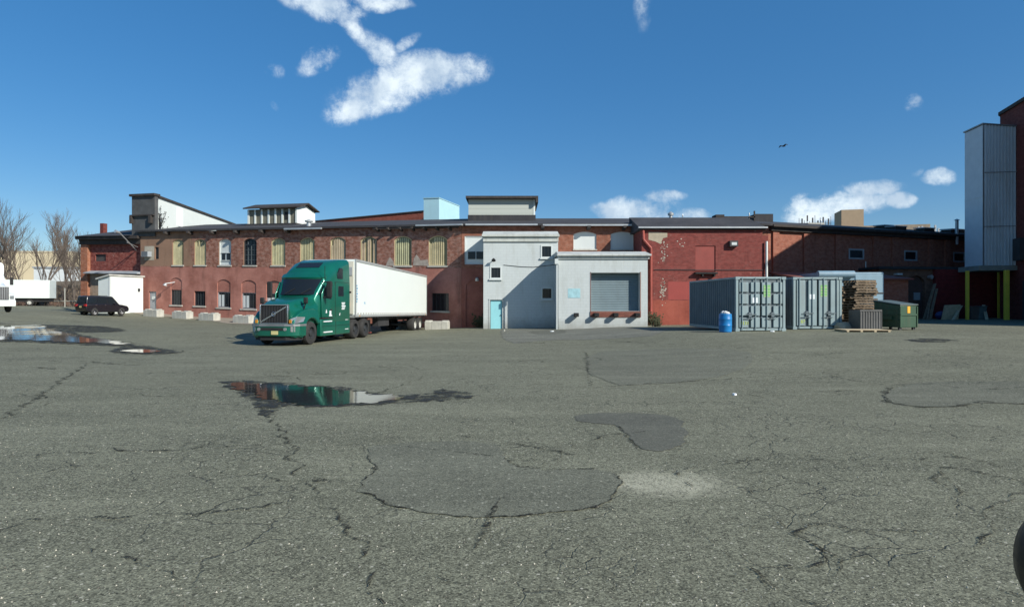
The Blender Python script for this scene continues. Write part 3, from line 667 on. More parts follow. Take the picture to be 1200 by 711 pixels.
# roof, mitred over the three wings
def roofmesh(prof, mat, name, parent=None):
    segs = [(ML, LL), (MC, 23.85), (MRr, RL)]
    nodes = []
    for (y, z) in prof:
        row = [ML @ Vector((-.2, y, z))]
        for (A, la), (B, lb) in (((ML, LL), (MC, 23.85)), ((MC, 23.85), (MRr, RL))):
            U1 = Vector((A[0][0], A[1][0])); U2 = Vector((B[0][0], B[1][0])); p = A @ Vector((la, y, z)); q = B @ Vector((0, y, z))
            # intersection of the two offset lines
            dxy = Vector((q.x-p.x, q.y-p.y)); cr_ = U1.x*U2.y-U1.y*U2.x; t = (dxy.x*U2.y-dxy.y*U2.x)/cr_
            row.append(Vector((p.x+U1.x*t, p.y+U1.y*t, (p.z+q.z)/2)))
        row.append(MRr @ Vector((RL, y, z))); nodes.append(row)
    m = MB(); n = 4; m.v = [v-Vector((0, 50, 0)) for r in nodes for v in r]
    k = len(prof)
    m.f = [((i*n+j), (i*n+j+1), (((i+1) % k)*n+j+1), (((i+1) % k)*n+j)) for i in range(k) for j in range(n-1)]
    m.f += [tuple(i*n for i in range(k)), tuple(i*n+3 for i in range(k))]; m.mi = [0]*len(m.f)
    return m.build(name, mat, parent or fac)
roofmesh([(-.4, EV-.02), (-.4, EV+.14), (8, 9.6), (16.5, EV+.1), (16.5, EV-.1), (8, 9.4)], M_ROOF, 'roof')
part('wall', M_BRICK_R, lambda m: m.box(0, LL, 15.9, 16.2, -2, EV), ML)
part('wall', M_BRICK_R, lambda m: m.box(6.5, 18.5, 15.9, 16.2, -2, EV), MC)
part('wall', M_BRICK_R, lambda m: m.box(0, RL, 15.9, 16.2, -2, EV), MRr)
part('wall', M_BRICK_R, lambda m: m.box(RL-.3, RL-.002, .003, 15.9, -2, EV), MRr)
# brick block rising behind the left roof
a0, b0 = uvp(ML, 363, 260.5, 13); a1, b1 = uvp(ML, 497, 248, 13)
part('parapet', brick('parapet_brick', (.30, .09, .06), (.24, .075, .05), (.2, .1, .08), dark=.15), lambda m: m.prism([(a0-6, 7), (a1, 7), (a1, b1), (a0, b0), (a0-6, b0-.6)], 13, 13.4, 'y'), ML)
part('coping', M_FASCIA, lambda m: m.prism([(a0-6, b0-.597), (a0, b0+.003), (a1, b1+.003), (a1, b1+.12), (a0, b0+.12), (a0-6, b0-.48)], 12.9, 13.5, 'y'), ML)
# tall grey-and-white monitor over the left end
k0, kz1 = uvp(ML, 157.5, 232, .15); k1, kz = uvp(ML, 184.3, 230, .15); _, kb = uvp(ML, 184, 277, .15)
mon = part('monitor', M_SHINGLE, lambda m: m.box(k0, k1, -.12, .25, kb, kz), ML)
part('ledge', M_FASCIA, lambda m: (m.box(k0-.1, k1, -.3, -.123, kb+1.9, kb+2.02), m.box(k0, k0+.2, -.4, -.123, kb+1.2, kb+1.9), m.box(k1-.5, k1-.2, -.4, -.123, kb+1.2, kb+1.9)), ML, mon)
Q0 = P(184.8, 231, 56.4); Q1 = P(289, 264, 78.5)
def f(m):
    m.v = []; A = Vector((Q0.x, Q0.y)); B = Vector((Q1.x, Q1.y)); n = Vector((-.9529, .3038))*2.2
    zt = kz+ML[2][3]+ML[2][0]*k1-.05
    m.add([(A.x, A.y, 8), (B.x, B.y, 8), (B.x, B.y, zt-.3), (A.x, A.y, zt), (A.x+n.x, A.y+n.y, 8), (B.x+n.x, B.y+n.y, 8), (B.x+n.x, B.y+n.y, zt-.3), (A.x+n.x, A.y+n.y, zt)],
          [(0, 1, 2, 3), (4, 7, 6, 5), (0, 4, 5, 1), (3, 2, 6, 7), (1, 5, 6, 2), (0, 3, 7, 4)])
part('side_wall', M_ROOFW, f, Matrix.Identity(4), mon)
def f(m):
    A = Vector((Q0.x, Q0.y)); B = Vector((Q1.x, Q1.y)); n = Vector((-.9529, .3038)); zt = kz+ML[2][3]+ML[2][0]*k1-.05
    def q(p, s, z): return (p.x+n.x*s, p.y+n.y*s, z)
    m.add([q(A, -.15, zt+.0), q(B, -.15, zt-.3), q(B, 2.4, zt-.3), q(A, 2.4, zt), q(A, -.15, zt+.2), q(B, -.15, zt-.1), q(B, 2.4, zt-.1), q(A, 2.4, zt+.2)],
          [(0, 3, 2, 1), (4, 5, 6, 7), (0, 1, 5, 4), (1, 2, 6, 5), (2, 3, 7, 6), (3, 0, 4, 7)])
part('roof_edge', M_FASCIA, f, Matrix.Identity(4), mon)
part('roof_edge', M_FASCIA, lambda m: m.box(k0-.15, k1+.1, -.3, .4, kz+.003, kz+.22), ML, mon)
pdoor = P(208.5, 245, 60.6)
part('hatch', paint('hatch_white', (.9, .92, .9), .6, var=.02), lambda m: m.cbox((Q0.x+(Q1.x-Q0.x)*(pdoor.y-Q0.y)/(Q1.y-Q0.y)+.03, pdoor.y, 10.6), (.08, 1.0, 1.9)), Matrix.Identity(4), mon)
# cupola
c0, cb = uvp(ML, 291, 262.5, 4); c1, ct = uvp(ML, 347, 244, 4)
cup = part('cupola', paint('cupola_grey', (.20, .19, .14), .8, var=.3), lambda m: m.box(c0, c1, 4, 6.6, cb-.1, ct), ML)
part('base', M_ROOF, lambda m: m.box(c0-.15, c1+.15, 3.8, 6.8, cb-1.2, cb-.02), ML, cup)
part('slats', M_ROOFW, lambda m: ([m.box(c0+(c1-c0)*i/7-.09+.05, c0+(c1-c0)*i/7+.09+.05, 3.93, 3.997, cb, ct-.02) for i in range(0, 8)], [m.box(c1+.003, c1+.07, 4.05+i*.62, 4.3+i*.62, cb, ct-.02) for i in range(5)], m.box(c1+.003, c1+.04, 4.0, 6.6, cb, ct+.1)), ML, cup)
part('hole', M_BLACK, lambda m: m.box(c0+(c1-c0)*.77, c0+(c1-c0)*.84, 3.96, 3.995, cb+.35, cb+1.05), ML, cup)
part('roof', M_FASCIA, lambda m: m.prism([(3.6, ct), (5.3, ct+.55), (7.0, ct), (7.0, ct+.1), (5.3, ct+.68), (3.6, ct+.12)], c0-.3, c1+.45, 'x'), ML, cup)
part('gable', M_ROOFW, lambda m: m.prism([(3.95, ct+.003), (6.65, ct+.003), (5.3, ct+.5)], c1-.1, c1+.02, 'x'), ML, cup)
# pale blue roof box
b0_, bb = uvp(ML, 496.5, 256.5, 9); b1_, bt_ = uvp(ML, 514.5, 232.5, 9)
part('blue_roof_box', M_BLUEP, lambda m: m.box(b0_, b1_, 9, 14, bb-1, bt_), ML)
part('blue_box_edge', paint('blue_trim', (.3, .5, .56), .6), lambda m: m.box(b0_-.04, b1_+.04, 8.95, 14.04, bt_+.002, bt_+.1), ML)
# grey clapboard roof house
g0, gb = uvp(MC, 549, 252, 4); g1, gt = uvp(MC, 627, 233.5, 4)
gh = part('roof_house', M_CLAP, lambda m: m.box(g0, g1, 4, 8, gb, gt), MC)
part('base', M_ROOF, lambda m: m.box(g0-.05, g1+.05, 3.9, 8.1, 8.3, gb-.003), MC, gh)
part('roof', M_FASCIA, lambda m: (m.box(g0-.2, g1+.25, 3.5, 8.3, gt+.003, gt+.2), m.box(g1+.05, g1+.25, 3.5, 8.3, gt-.35, gt)), MC, gh)
part('corner_board', M_ROOFW, lambda m: (m.box(g1-.14, g1+.01, 3.97, 3.997, gb, gt)), MC, gh)
# rooftop clutter
def rp(M, px, py, y): 
    a, b = uvp(M, px, py, y); return a, b
for (M, px, py, y, wd, hh, dd, mt) in [(MRr, 1035, 262.5, 4, 1.1, .16, 1.1, M_WHITE), (MRr, 1050, 266.5, 2, 1.3, .16, 1, M_WHITE), (MRr, 1083, 270, 1.6, 1.3, .16, 1, M_WHITE), (MRr, 1117, 265.5, 5, 1.9, .16, 1.1, M_WHITE), (MRr, 1113, 271, 1.6, 1.1, .16, 1, M_WHITE)]:
    u, _ = uvp(M, px, py, y); rz = EV+.14+(9.46-EV)*(y+.4)/8.4
    sk = part('skylight', M_FASCIA, lambda m: m.box(u-wd/2, u+wd/2, y-dd/2, y+dd/2, rz-.3, rz+.22), M)
    part('cover', mt, lambda m: m.prism([(y-dd/2-.05, rz+.223), (y+dd/2+.05, rz+.28), (y+dd/2+.05, rz+.36), (y-dd/2-.05, rz+.3)], u-wd/2-.05, u+wd/2+.05, 'x'), M, sk)
for (M, px, y, r, h) in [(MC, 786, 3.2, .2, .8), (ML, 362, .9, .28, .55), (MC, 800, 3, .04, .6), (MRr, 962, 5, .05, .5), (MC, 878, 3, .04, .7)]:
    u, _ = uvp(M, px, 262, y); rz = EV+.14+(9.46-EV)*(y+.4)/8.4
    part('roof_vent', M_GALV, lambda m: m.cyl((u, y, rz-.2), (u, y, rz+h*.7), r*.7).cyl((u, y, rz+h*.6), (u, y, rz+h*.8), r*1.2, r*1.25).cyl((u, y, rz+h*.8), (u, y, rz+h), r*1.25, .03), M)
u, _ = uvp(MC, 895, 258, 7)
part('roof_hatch', M_ROOF, lambda m: m.box(u-.8, u+.8, 6.9, 8.6, 9.0, 9.85), MC)
u, _ = uvp(MC, 842, 262, 3)
part('roof_hatch', M_FASCIA, lambda m: (m.box(u-.35, u+.35, 2.6, 3.6, 8.4, 9.15), m.box(u+.4, u+3.0, 2.9, 3.0, 8.95, 9.05), m.box(u+2.9, u+3.0, 2.9, 3, 8.5, 9.5)), MC)

# ------------------------------------------------------------------ small red brick building at the left end
rb = thing('brick_building', 'small two-storey red brick building with dark cornice at the left end, behind the black SUV', 'building', (-42, 62, 1))
e0, ez = uvp(ML, 98, 279, .4); 
wr0, wz0 = uvp(ML, 111.5, 306, .4); wr1, wz1 = uvp(ML, 124, 298, .4); cz = 8.0
_, lz = uvp(ML, 130, 318.5, .4); _, ct0 = uvp(ML, 130, 286.5, .4); _, ct1 = uvp(ML, 98, 279.5, .4)
part('wall', M_BRICK_RED, lambda m: m.wall([(e0+.9, lz), (-.02, lz), (-.02, ct1), (e0+.9, ct1)], [rect(wr0, wr1, wz0, wz1)], .4, .2), ML, rb)
part('wall', brick('tan_brick', (.36, .27, .19), (.3, .23, .17), (.33, .3, .26), dark=.3), lambda m: m.box(e0+.9, -.02, .35, .7, -2, lz-.2), ML, rb)
part('pier', brick('orange_pier_brick', (.42, .16, .08), (.33, .12, .07), (.3, .22, .17), dark=.3), lambda m: m.box(e0, e0+.9, .1, .8, -2, ct1+.05), ML, rb)
part('side_wall', M_BRICK_RED, lambda m: m.box(e0+.02, e0+.4, .81, 14, -2, ct1), ML, rb)
part('ledge', M_GREYFR, lambda m: m.prism([(.4, lz+.1), (-.35, lz-.12), (-.35, lz-.2), (.4, lz-.199)], e0+.92, -.05, 'x'), ML, rb)
part('cornice', M_FASCIA, lambda m: (m.box(e0-.1, -.02, .02, .39, ct0, ct1), m.box(e0-.15, -.02, -.35, .01, ct1-.15, ct1+.12)), ML, rb)
wd = part('window', M_DARKFR, lambda m: ring(m, rect(wr0, wr1, wz0, wz1), .06, .5, .58), ML, rb)
part('pane', paint('boarded_vent', (.07, .06, .055), .8, var=.5), lambda m: m.box(wr0+.04, wr1-.04, .54, .56, wz0+.04, wz1-.04), ML, wd)
part('roof', M_ROOF, lambda m: m.prism([(-.5, ct1+.123), (0.3, ct1+.3), (8, ct1+2.0), (14, ct1+.4), (14, ct1+.05), (.3, ct1+.125)], e0-.15, k0+.1 if k0 < 0 else -.05, 'x'), ML, rb)
chx, chz = uvp(ML, 122, 262, 4)
part('chimney', M_BRICK_T, lambda m: m.box(chx-.27, chx+.2, 3.75, 4.2, ct1+.3, chz), ML, rb)
# bracket lamp on its wall
lm = P(153, 292, 56.2)
sl = thing('wall_lamp_bracket', 'long slanting metal lamp bracket sticking out of the small red building wall', 'lamp', tuple(lm))
q1 = P(140, 272.5, 54.2)-lm; q0 = P(135, 271, 53.8)-lm; q2 = P(149, 284, 55)-lm
one('arm', M_GALV, lambda m: (m.cyl((0, .8, 0), q1, .05, seg=8), m.cyl((.3, .6, .25), q2, .035, seg=8)), sl)
one('lamp_head', M_GALV, lambda m: m.cyl(q1, q0, .09, .15, seg=10), sl)

# white shed
sh0 = P(128.5, 367, 52.6)
shed = thing('shed', 'white flat-sided shed with low gable roof against the red brick building', 'shed', (sh0.x, sh0.y, gz(sh0.x, sh0.y)), math.atan2(-.3038, .9529))
one('wall', M_ROOFW, lambda m: m.prism([(-1.35, -.4), (0, -.4), (0, 3.28), (-1.35, 3.0)], 0, 3.3, 'y'), shed)
one('roof', paint('shed_roof', (.55, .55, .5), .7), lambda m: m.prism([(-1.5, 2.99), (.12, 3.325), (.12, 3.44), (-1.5, 3.1)], -.15, 3.4, 'y'), shed)
one('corner_trim', M_WHITE, lambda m: (m.box(-.12, .012, -.012, -.003, -.4, 3.25), m.box(.003, .012, -.003, .12, -.4, 3.27)), shed)
one('wall_lamp', M_DARKFR, lambda m: m.box(.003, .12, 2.75, 2.9, 2.0, 2.25), shed)

# ------------------------------------------------------------------ white stair block
DS = 43.2
def q(px, D): return (px-HX)/F*D
def qz(py, D): return CAMZ-(py-HY)/F*D
st = thing('stair_block', 'tall white painted block annex with small windows and a turquoise door', 'building', (.6, DS, 0))
I4 = Matrix.Identity(4)
sx0, sx1, stt = q(566.5, DS), q(654, DS), qz(277.5, DS)
MS = Matrix.Translation((0, DS, 0))
shs = [(rect(q(575, DS), q(587, DS), qz(326, DS), qz(313, DS))), rect(q(634.5, DS), q(646.5, DS), qz(301.5, DS), qz(288, DS)), rect(q(635, DS), q(646.8, DS), qz(350, DS), qz(337.5, DS))]
sdr = rect(q(574.5, DS), q(588.7, DS), -.15, qz(351.2, DS))
part('wall', M_BLOCKW, lambda m: (m.wall([(sx0, -1), (sx1, -1), (sx1, stt), (sx0, stt)], shs+[sdr], 0, .2), m.box(sx0, sx0+.2, .003, 3.2, -1, stt), m.box(sx1-.2, sx1, .003, 3.2, -1, stt)), MS, st)
for i, h in enumerate(shs):
    wd = part('window', M_WHITE, lambda m: ring(m, inset(h, -.06), .1, -.04, .08), MS, st)
    part('pane', M_BLACKGLASS, lambda m: m.box(h[0][0]+.03, h[1][0]-.03, .05, .07, h[0][1]+.03, h[2][1]-.03), MS, wd)
    part('glazing_bars', M_DARKFR, lambda m: [m.box(h[0][0]+.72*j/3-.012, h[0][0]+.72*j/3+.012, .02, .048, h[0][1]+.04, h[2][1]-.04) for j in (1, 2)], MS, wd)
    part('sill', M_WHITE, lambda m: m.box(h[0][0]-.1, h[1][0]+.1, -.12, -.043, h[0][1]-.14, h[0][1]-.04), MS, wd)
dr = part('door', M_TURQ, lambda m: m.box(sdr[0][0]+.02, sdr[1][0]-.02, .08, .13, -.12, sdr[2][1]-.02), MS, st)
part('handle', M_DKSTEEL, lambda m: m.cyl((sdr[1][0]-.12, .02, 1.0), (sdr[1][0]-.12, .08, 1.0), .04), MS, dr)
part('door_frame', M_BLOCKW, lambda m: (m.box(sdr[0][0]-.1, sdr[0][0], -.03, .1, -.2, sdr[2][1]+.08), m.box(sdr[1][0], sdr[1][0]+.1, -.03, .1, -.2, sdr[2][1]+.08), m.box(sdr[0][0]-.1, sdr[1][0]+.1, -.05, -.003, sdr[2][1]+.0, sdr[2][1]+.08)), MS, st)
part('door_step', M_CONC, lambda m: m.box(sdr[0][0]-.1, sdr[1][0]+.2, -.45, -.02, -.3, .02), MS, st)
part('cornice', paint('weathered_white', (.50, .52, .48), .85, var=.2, scale=1.2, streak=.5, dirt=(.2, .2, .17)), lambda m: (m.box(sx0-.02, sx1+.02, -.12, -.003, stt-.35, stt), m.box(sx0-.1, sx1+.08, -.28, .3, stt+.003, stt+.16), m.prism([(-.24, stt+.163), (.9, stt+.5), (.9, stt+.163)], sx0-.06, sx1+.04, 'x')), MS, st)
part('roof', M_GREYFR, lambda m: m.box(sx0, sx1, .9, 3.25, stt-.1, stt+.48), MS, st)
lx, lz_ = q(577, DS), qz(306, DS)
part('wall_lamp', M_DKSTEEL, lambda m: m.cyl((lx, 0, lz_), (lx+.1, -.35, lz_+.1), .03).cyl((lx+.1, -.4, lz_+.02), (lx+.1, -.3, lz_+.16), .16, .07), MS, st)
def f(m):
    pts = [(q(590, DS), -.02, qz(310.5, DS)), (q(610, DS), -.02, qz(312.5, DS)), (q(625, DS), -.02, qz(313, DS)), (q(652, DS), -.02, qz(310, DS))]
    for a, b in zip(pts, pts[1:]): m.cyl(a, b, .02, seg=6)
part('cable', M_DKSTEEL, f, MS, st)

# ------------------------------------------------------------------ loading dock annex
DD = 40.3
dk = thing('loading_dock', 'low white loading dock annex with large grey roller door and black bumpers', 'building', (6.2, DD, .2))
dx0, dx1, dt = q(654.3, DD), q(759, DD), qz(300, DD)
MD = Matrix.Translation((0, DD, 0))
dh = rect(q(692.5, DD), q(750, DD), qz(364.5, DD), qz(319.5, DD))
part('wall', M_BLOCKW, lambda m: (m.wall([(dx0, -1), (dx1, -1), (dx1, dt), (dx0, dt)], [dh], 0, .55), m.box(dx0, dx0+.2, .003, 6.1, -1, dt), m.box(dx1-.2, dx1, .003, 3.2, -1, dt)), MD, dk)
def f(m):
    n = 22; z0, z1 = dh[0][1], dh[2][1]
    for i in range(n): m.prism([(.56, z0+(z1-z0)*i/n), (.56, z0+(z1-z0)*(i+1)/n), (.535, z0+(z1-z0)*(i+.8)/n), (.53, z0+(z1-z0)*(i+.25)/n)], dh[0][0], dh[1][0], 'x')
part('roller_door', M_SHUT, f, MD, dk)
part('door_frame', paint('faded_rust', (.30, .20, .17), .8), lambda m: (m.box(dh[0][0]-.04, dh[0][0]-.002, -.03, .02, dh[0][1]-.4, dh[2][1]+.05), m.box(dh[1][0]+.002, dh[1][0]+.06, -.03, .02, dh[0][1]-.4, dh[2][1]+.05)), MD, dk)
part('dock_sill', brick('sill_rust', (.25, .10, .07), (.2, .07, .05), (.2, .1, .08)), lambda m: m.box(dh[0][0]-.05, dh[1][0]+.05, -.06, .3, qz(371.5, DD), qz(364.8, DD)), MD, dk)
for a in (672, 695.5, 718, 743):
    part('bumper', M_BLACK, lambda m: m.box(q(a, DD), q(a+5.5, DD), -.5, -.063, qz(371, DD), qz(366.5, DD)), MD, dk, bevel=.03)
part('blue_panel', paint('light_blue_panel', (.34, .56, .60), .7, var=.2, scale=4), lambda m: m.box(q(665.5, DD), q(680, DD), -.012, -.003, qz(349, DD), qz(338, DD)), MD, dk)
part('cornice', paint('weathered_ledge', (.52, .54, .51), .85, var=.2, scale=1.2, streak=.5, dirt=(.2, .2, .17)), lambda m: (m.box(dx0-.02, dx1+.1, -.1, -.003, dt-.2, dt), m.box(dx0-.1, dx1+.2, -.28, .3, dt+.003, dt+.12), m.prism([(-.24, dt+.123), (1.4, dt+.42), (6.1, dt+.45), (6.1, dt+.123)], dx0-.05, dx1+.15, 'x')), MD, dk)
part('downpipe', M_WHITE, lambda m: (m.cyl((dx0-.12, -.12, dt-.5), (dx0-.12, -.12, -.2), .055), m.box(dx0-.25, dx0-.02, -.25, -.02, dt-.55, dt-.2)), MD, dk)

# ------------------------------------------------------------------ red annex
DA = 43.6
rx = thing('red_annex', 'two-storey dark red painted brick annex right of the loading dock, paint flaking', 'building', (14, DA, .2))
MA = Matrix.Translation((0, DA, 0)); ax0, ax1, at_ = q(752, DA), q(893.5, DA), qz(269.5, DA)
bd = rect(q(815, DA), q(838.5, DA), qz(318.5, DA), qz(288, DA))
part('wall', M_BRICK_A, lambda m: (m.wall([(ax0, -1), (ax1, -1), (ax1, at_), (ax0, at_)], [bd], 0, .1), m.box(ax0, ax0+.3, .003, 2.85, -1, at_), m.box(ax1-.3, ax1, .003, 2.85, -1, at_)), MA, rx)
dd = part('loading_door', paint('red_door', (.27, .055, .042), .7, var=.15, streak=.2), lambda m: m.box(bd[0][0]+.01, bd[1][0]-.01, .06, .09, bd[0][1]+.01, bd[2][1]-.01), MA, rx)
part('ledge', M_BLACK, lambda m: (m.box(bd[0][0]-.1, bd[1][0]+.05, -.35, -.003, bd[0][1]-.16, bd[0][1]-.04), m.box(bd[0][0]+.4, bd[0][0]+.5, -.3, -.003, bd[0][1]-.35, bd[0][1]-.163), m.box(bd[1][0]-.2, bd[1][0]-.1, -.3, -.003, bd[0][1]-.35, bd[0][1]-.163)), MA, dd)
def f(m):
    pts = [(q(752.5, DA)+.05, at_-.05), (q(753, DA)+.05, qz(281, DA)), (q(762.5, DA), qz(291, DA)), (q(762.5, DA), 0.1)]
    for a, b in zip(pts, pts[1:]): m.cyl((a[0], -.13, a[1]), (b[0], -.13, b[1]), .09, seg=10)
part('downpipe', paint('red_pipe', (.34, .07, .05), .6), f, MA, rx)
part('downpipe', M_ROOFW, lambda m: m.cyl((q(897.5, DA), -.13, qz(283, DA)), (q(897.5, DA), -.13, .3), .08), MA, rx)
part('pipe_bracket', M_BRICK_A, lambda m: m.box(ax1+.002, ax1+.45, .05, 2.8, -1, at_-.4), MA, rx)
lx, lz_ = q(858.5, DA), qz(286, DA)
wl_ = part('flood_light', M_DKSTEEL, lambda m: m.box(lx-.3, lx+.3, -.3, -.003, lz_-.2, lz_+.22), MA, rx)
part('lens', M_WHITE, lambda m: m.box(lx-.18, lx+.2, -.32, -.303, lz_-.1, lz_+.1), MA, wl_)
part('roof_edge', M_GALV, lambda m: m.box(ax0-.3, ax1+.25, -.35, -.2, at_+.1, at_+.2), MA, rx)
part('roof', M_ROOF, lambda m: m.prism([(-.2, at_+.005), (-.2, at_+.19), (3.4, 8.6), (3.4, at_+.005)], ax0-.25, ax1+.2, 'x'), MA, rx)
part('patched_plaster', paint('peeled_plaster', (.40, .35, .26), .9, var=.2), lambda m: (m.prism([(q(760, DA), qz(281, DA)), (q(768, DA), qz(283, DA)), (q(774, DA), qz(286, DA)), (q(777, DA), qz(279, DA)), (q(782, DA), qz(278, DA)), (q(782, DA), qz(273, DA)), (q(771, DA), qz(272, DA)), (q(760, DA), qz(272, DA))], -.012, -.003, 'y')), MA, rx)
def f(m):
    random.seed(5)
    for (cx, cy, n, sx, sy) in ((777, 290, 24, 4, 8), (778, 302, 18, 6, 6), (777, 340, 60, 3.5, 12), (800, 286, 8, 12, 6)):
        for i in range(n):
            x, y = q(random.gauss(cx, sx*.5), DA), qz(random.gauss(cy, sy*.6), DA); r = random.uniform(.015, .07)
            m.prism([(x+r*random.uniform(.5, 1.2)*cos(a), y+r*random.uniform(.5, 1.4)*sin(a)) for a in [k*pi/3 for k in range(6)]], -.009, -.003, 'y')
part('flaked_paint', paint('bare_spots', (.44, .40, .33), .9), f, MA, rx)['kind'] = 'stuff'
part('conduit', M_DKSTEEL, lambda m: m.cyl((ax0+.9, -.04, qz(316, DA)), (ax1, -.04, qz(316.5, DA)), .025, seg=6), MA, rx)
part('paint_patch', paint('fresh_red', (.30, .05, .04), .7, var=.1), lambda m: m.box(q(783, DA), q(815, DA), -.006, -.003, qz(351, DA), qz(330, DA)), MA, rx)

# ------------------------------------------------------------------ one-storey annex and canopy at the right
an = thing('one_storey_annex', 'single-storey dark brick annex with arched doorway behind the green dumpster', 'building', (34, 48, .5))
MN = frame((q(1030, 47.5), 47.5), (.97, .10)); _, nz = uvp(MN, 1060, 315.5)
n0, _ = uvp(MN, 1064, 350); n1, _ = uvp(MN, 1084, 350); _, nt = uvp(MN, 1074, 322.7); ne, _ = uvp(MN, 1093, 350)
part('wall', brick('annex_brown_brick', (.22, .12, .08), (.17, .09, .06), (.2, .15, .12)), lambda m: m.wall([(0, -1), (ne, -1), (ne, nz), (0, nz)], [arch(n0, n1, -.9, nt, .5)], 0, .3), MN, an)
part('wall', M_BRICK_R, lambda m: m.box(0, .3, .003, 3, -1, nz), MN, an)
part('door', paint('brown_door', (.10, .06, .05), .7), lambda m: m.prism(inset(arch(n0, n1, -.9, nt, .5), .03), .22, .27, 'y'), MN, an)
s0, sz = uvp(MN, 1077, 347)
part('notice', M_GREYFR, lambda m: m.box(s0-.3, s0+.25, .18, .217, sz-.3, sz+.3), MN, an)
part('roof', M_DARKFR, lambda m: m.box(-.2, ne+9, -.25, 3.2, nz+.003, nz+.2), MN, an)
part('red_wall', M_REDWALL, lambda m: m.box(ne+.003, ne+9.2, -.3, 0, -1, nz), MN, an)
lx_, lz_ = uvp(MN, 1054, 321.3, -.3)
part('wall_lamp', M_WHITE, lambda m: m.box(lx_-.25, lx_+.2, -.4, -.003, lz_-.06, lz_+.08), MN, an)
lx_, lz_ = uvp(MN, 1092, 324.5, -.4)
part('wall_lamp', M_GALV, lambda m: m.cyl((lx_, -.05, lz_), (lx_, -.4, lz_), .13, .16), MN, an)

# metal clad tower on posts
TX, TD = q(1152, 45), 45.0; TA = R(-8)
tw = thing('metal_tower', 'tall grey ribbed metal clad tower raised on yellow posts at right edge', 'tower', (TX, TD, .6), TA)
TB, TT = 4.1, 14.6
M_RIB = paint('ribbed_metal_cladding', (.60, .65, .67), .5, .05, var=.12, scale=.35, streak=.35, dirt=(.26, .24, .2))
def f(m):
    w = 3.3; n = 15; pr = [(-2.0 if 0 else 0, 0)]
    outer = []
    for i in range(n):
        x = w*i/n; outer += [(x, 0), (x+w/n*.5, 0), (x+w/n*.6, -.09), (x+w/n*.9, -.09)]
    outer.append((w, 0)); outer += [(w, 2.2), (0, 2.2)]
    m.prism(outer, TB, TT, 'z')
    for i, v in enumerate(m.v):
        if v.z > TT-.01: v.z = TT+.1-.12*v.x
tb = one('cladding', M_RIB, f, tw)
one('side_cladding', paint('flat_metal_cladding', (.62, .66, .68), .5, .05, var=.08), lambda m: (m.box(-.03, -.003, .0, 2.2, TB, TT+.05), m.box(-.05, -.033, 0, 2.2, TB+5.2, TB+5.26)), tw)
one('seam', M_STEEL, lambda m: (m.box(0, 3.3, -.11, -.095, 11.05, 11.1), m.box(0, 3.3, -.11, -.095, 7.0, 7.05), m.box(-.06, .03, -.075, -.055, TB, TT+.05)), tw)
one('roof_cap', M_STEEL, lambda m: m.prism([(-.1, TT+.13), (3.4, TT-.29), (3.4, TT-.2), (-.1, TT+.22)], -.12, 2.3, 'y'), tw)
one('floor_beam', paint('beam_grey', (.24, .25, .22), .7), lambda m: (m.box(-.4, 3.4, -.2, 2.4, 3.72, TB-.003), m.box(3.41, 8, -.9, -.7, 3.95, 4.1)), tw)
for (px, D_, dx) in ((1133.5, 45.2, .2), (1179.5, 44.3, .27), (1170.5, 47.5, .17)):
    Pp = Vector((q(px, D_), D_, 0))-Vector((TX, TD, 0)); lp = Matrix.Rotation(-TA, 3, 'Z') @ Pp
    one('post', M_YEL, lambda m: m.box(lp.x-dx/2, lp.x+dx/2, lp.y-dx/2, lp.y+dx/2, -.3, 3.72), tw, bevel=.02)
one('lamp', M_GALV, lambda m: m.box(4.0, 4.2, -1.1, -.9, 3.7, 3.95), tw)

# big brick building at right
A = Vector((33.6, 31)); B = Vector((38.4, 47)); Cc = Vector((53, 58)); Dd = Vector((75, 50)); E = Vector((66, 20))
tbk = thing('tall_brick_building', 'tall dark red brick building rising at the right edge behind the metal tower', 'building', (45, 45, .6))
def f(m): m.prism([tuple(A), tuple(B), tuple(Cc), tuple(Dd), tuple(E)], -1, 16.6, 'z')
part('wall', M_BRICK_T, f, I4, tbk)
part('coping', M_FASCIA, lambda m: m.prism([(A.x-.15, A.y-.15), (B.x-.15, B.y), (Cc.x-.15, Cc.y+.15), (Dd.x, Dd.y), (E.x, E.y-.15)], 16.603, 16.85, 'z'), I4, tbk)
uN = (B-A).normalized(); nN = Vector((-uN.y, uN.x))
MT = frame((A.x, A.y), (uN.x, uN.y)); 
# frame() puts y to the left of the direction, i.e. outward here
gd = part('garage_opening_shade', paint('garage_interior_shade', (.03, .033, .036), .7), lambda m: m.box(7.2, 13.2, .003, .08, -.5, 3.5), MT, tbk)  # dark sheet, its colour standing in for the shade inside the garage
part('meter_box', M_DKSTEEL, lambda m: m.box(12.6, 13.6, .003, .5, 5.0, 6.6), MT, tbk)

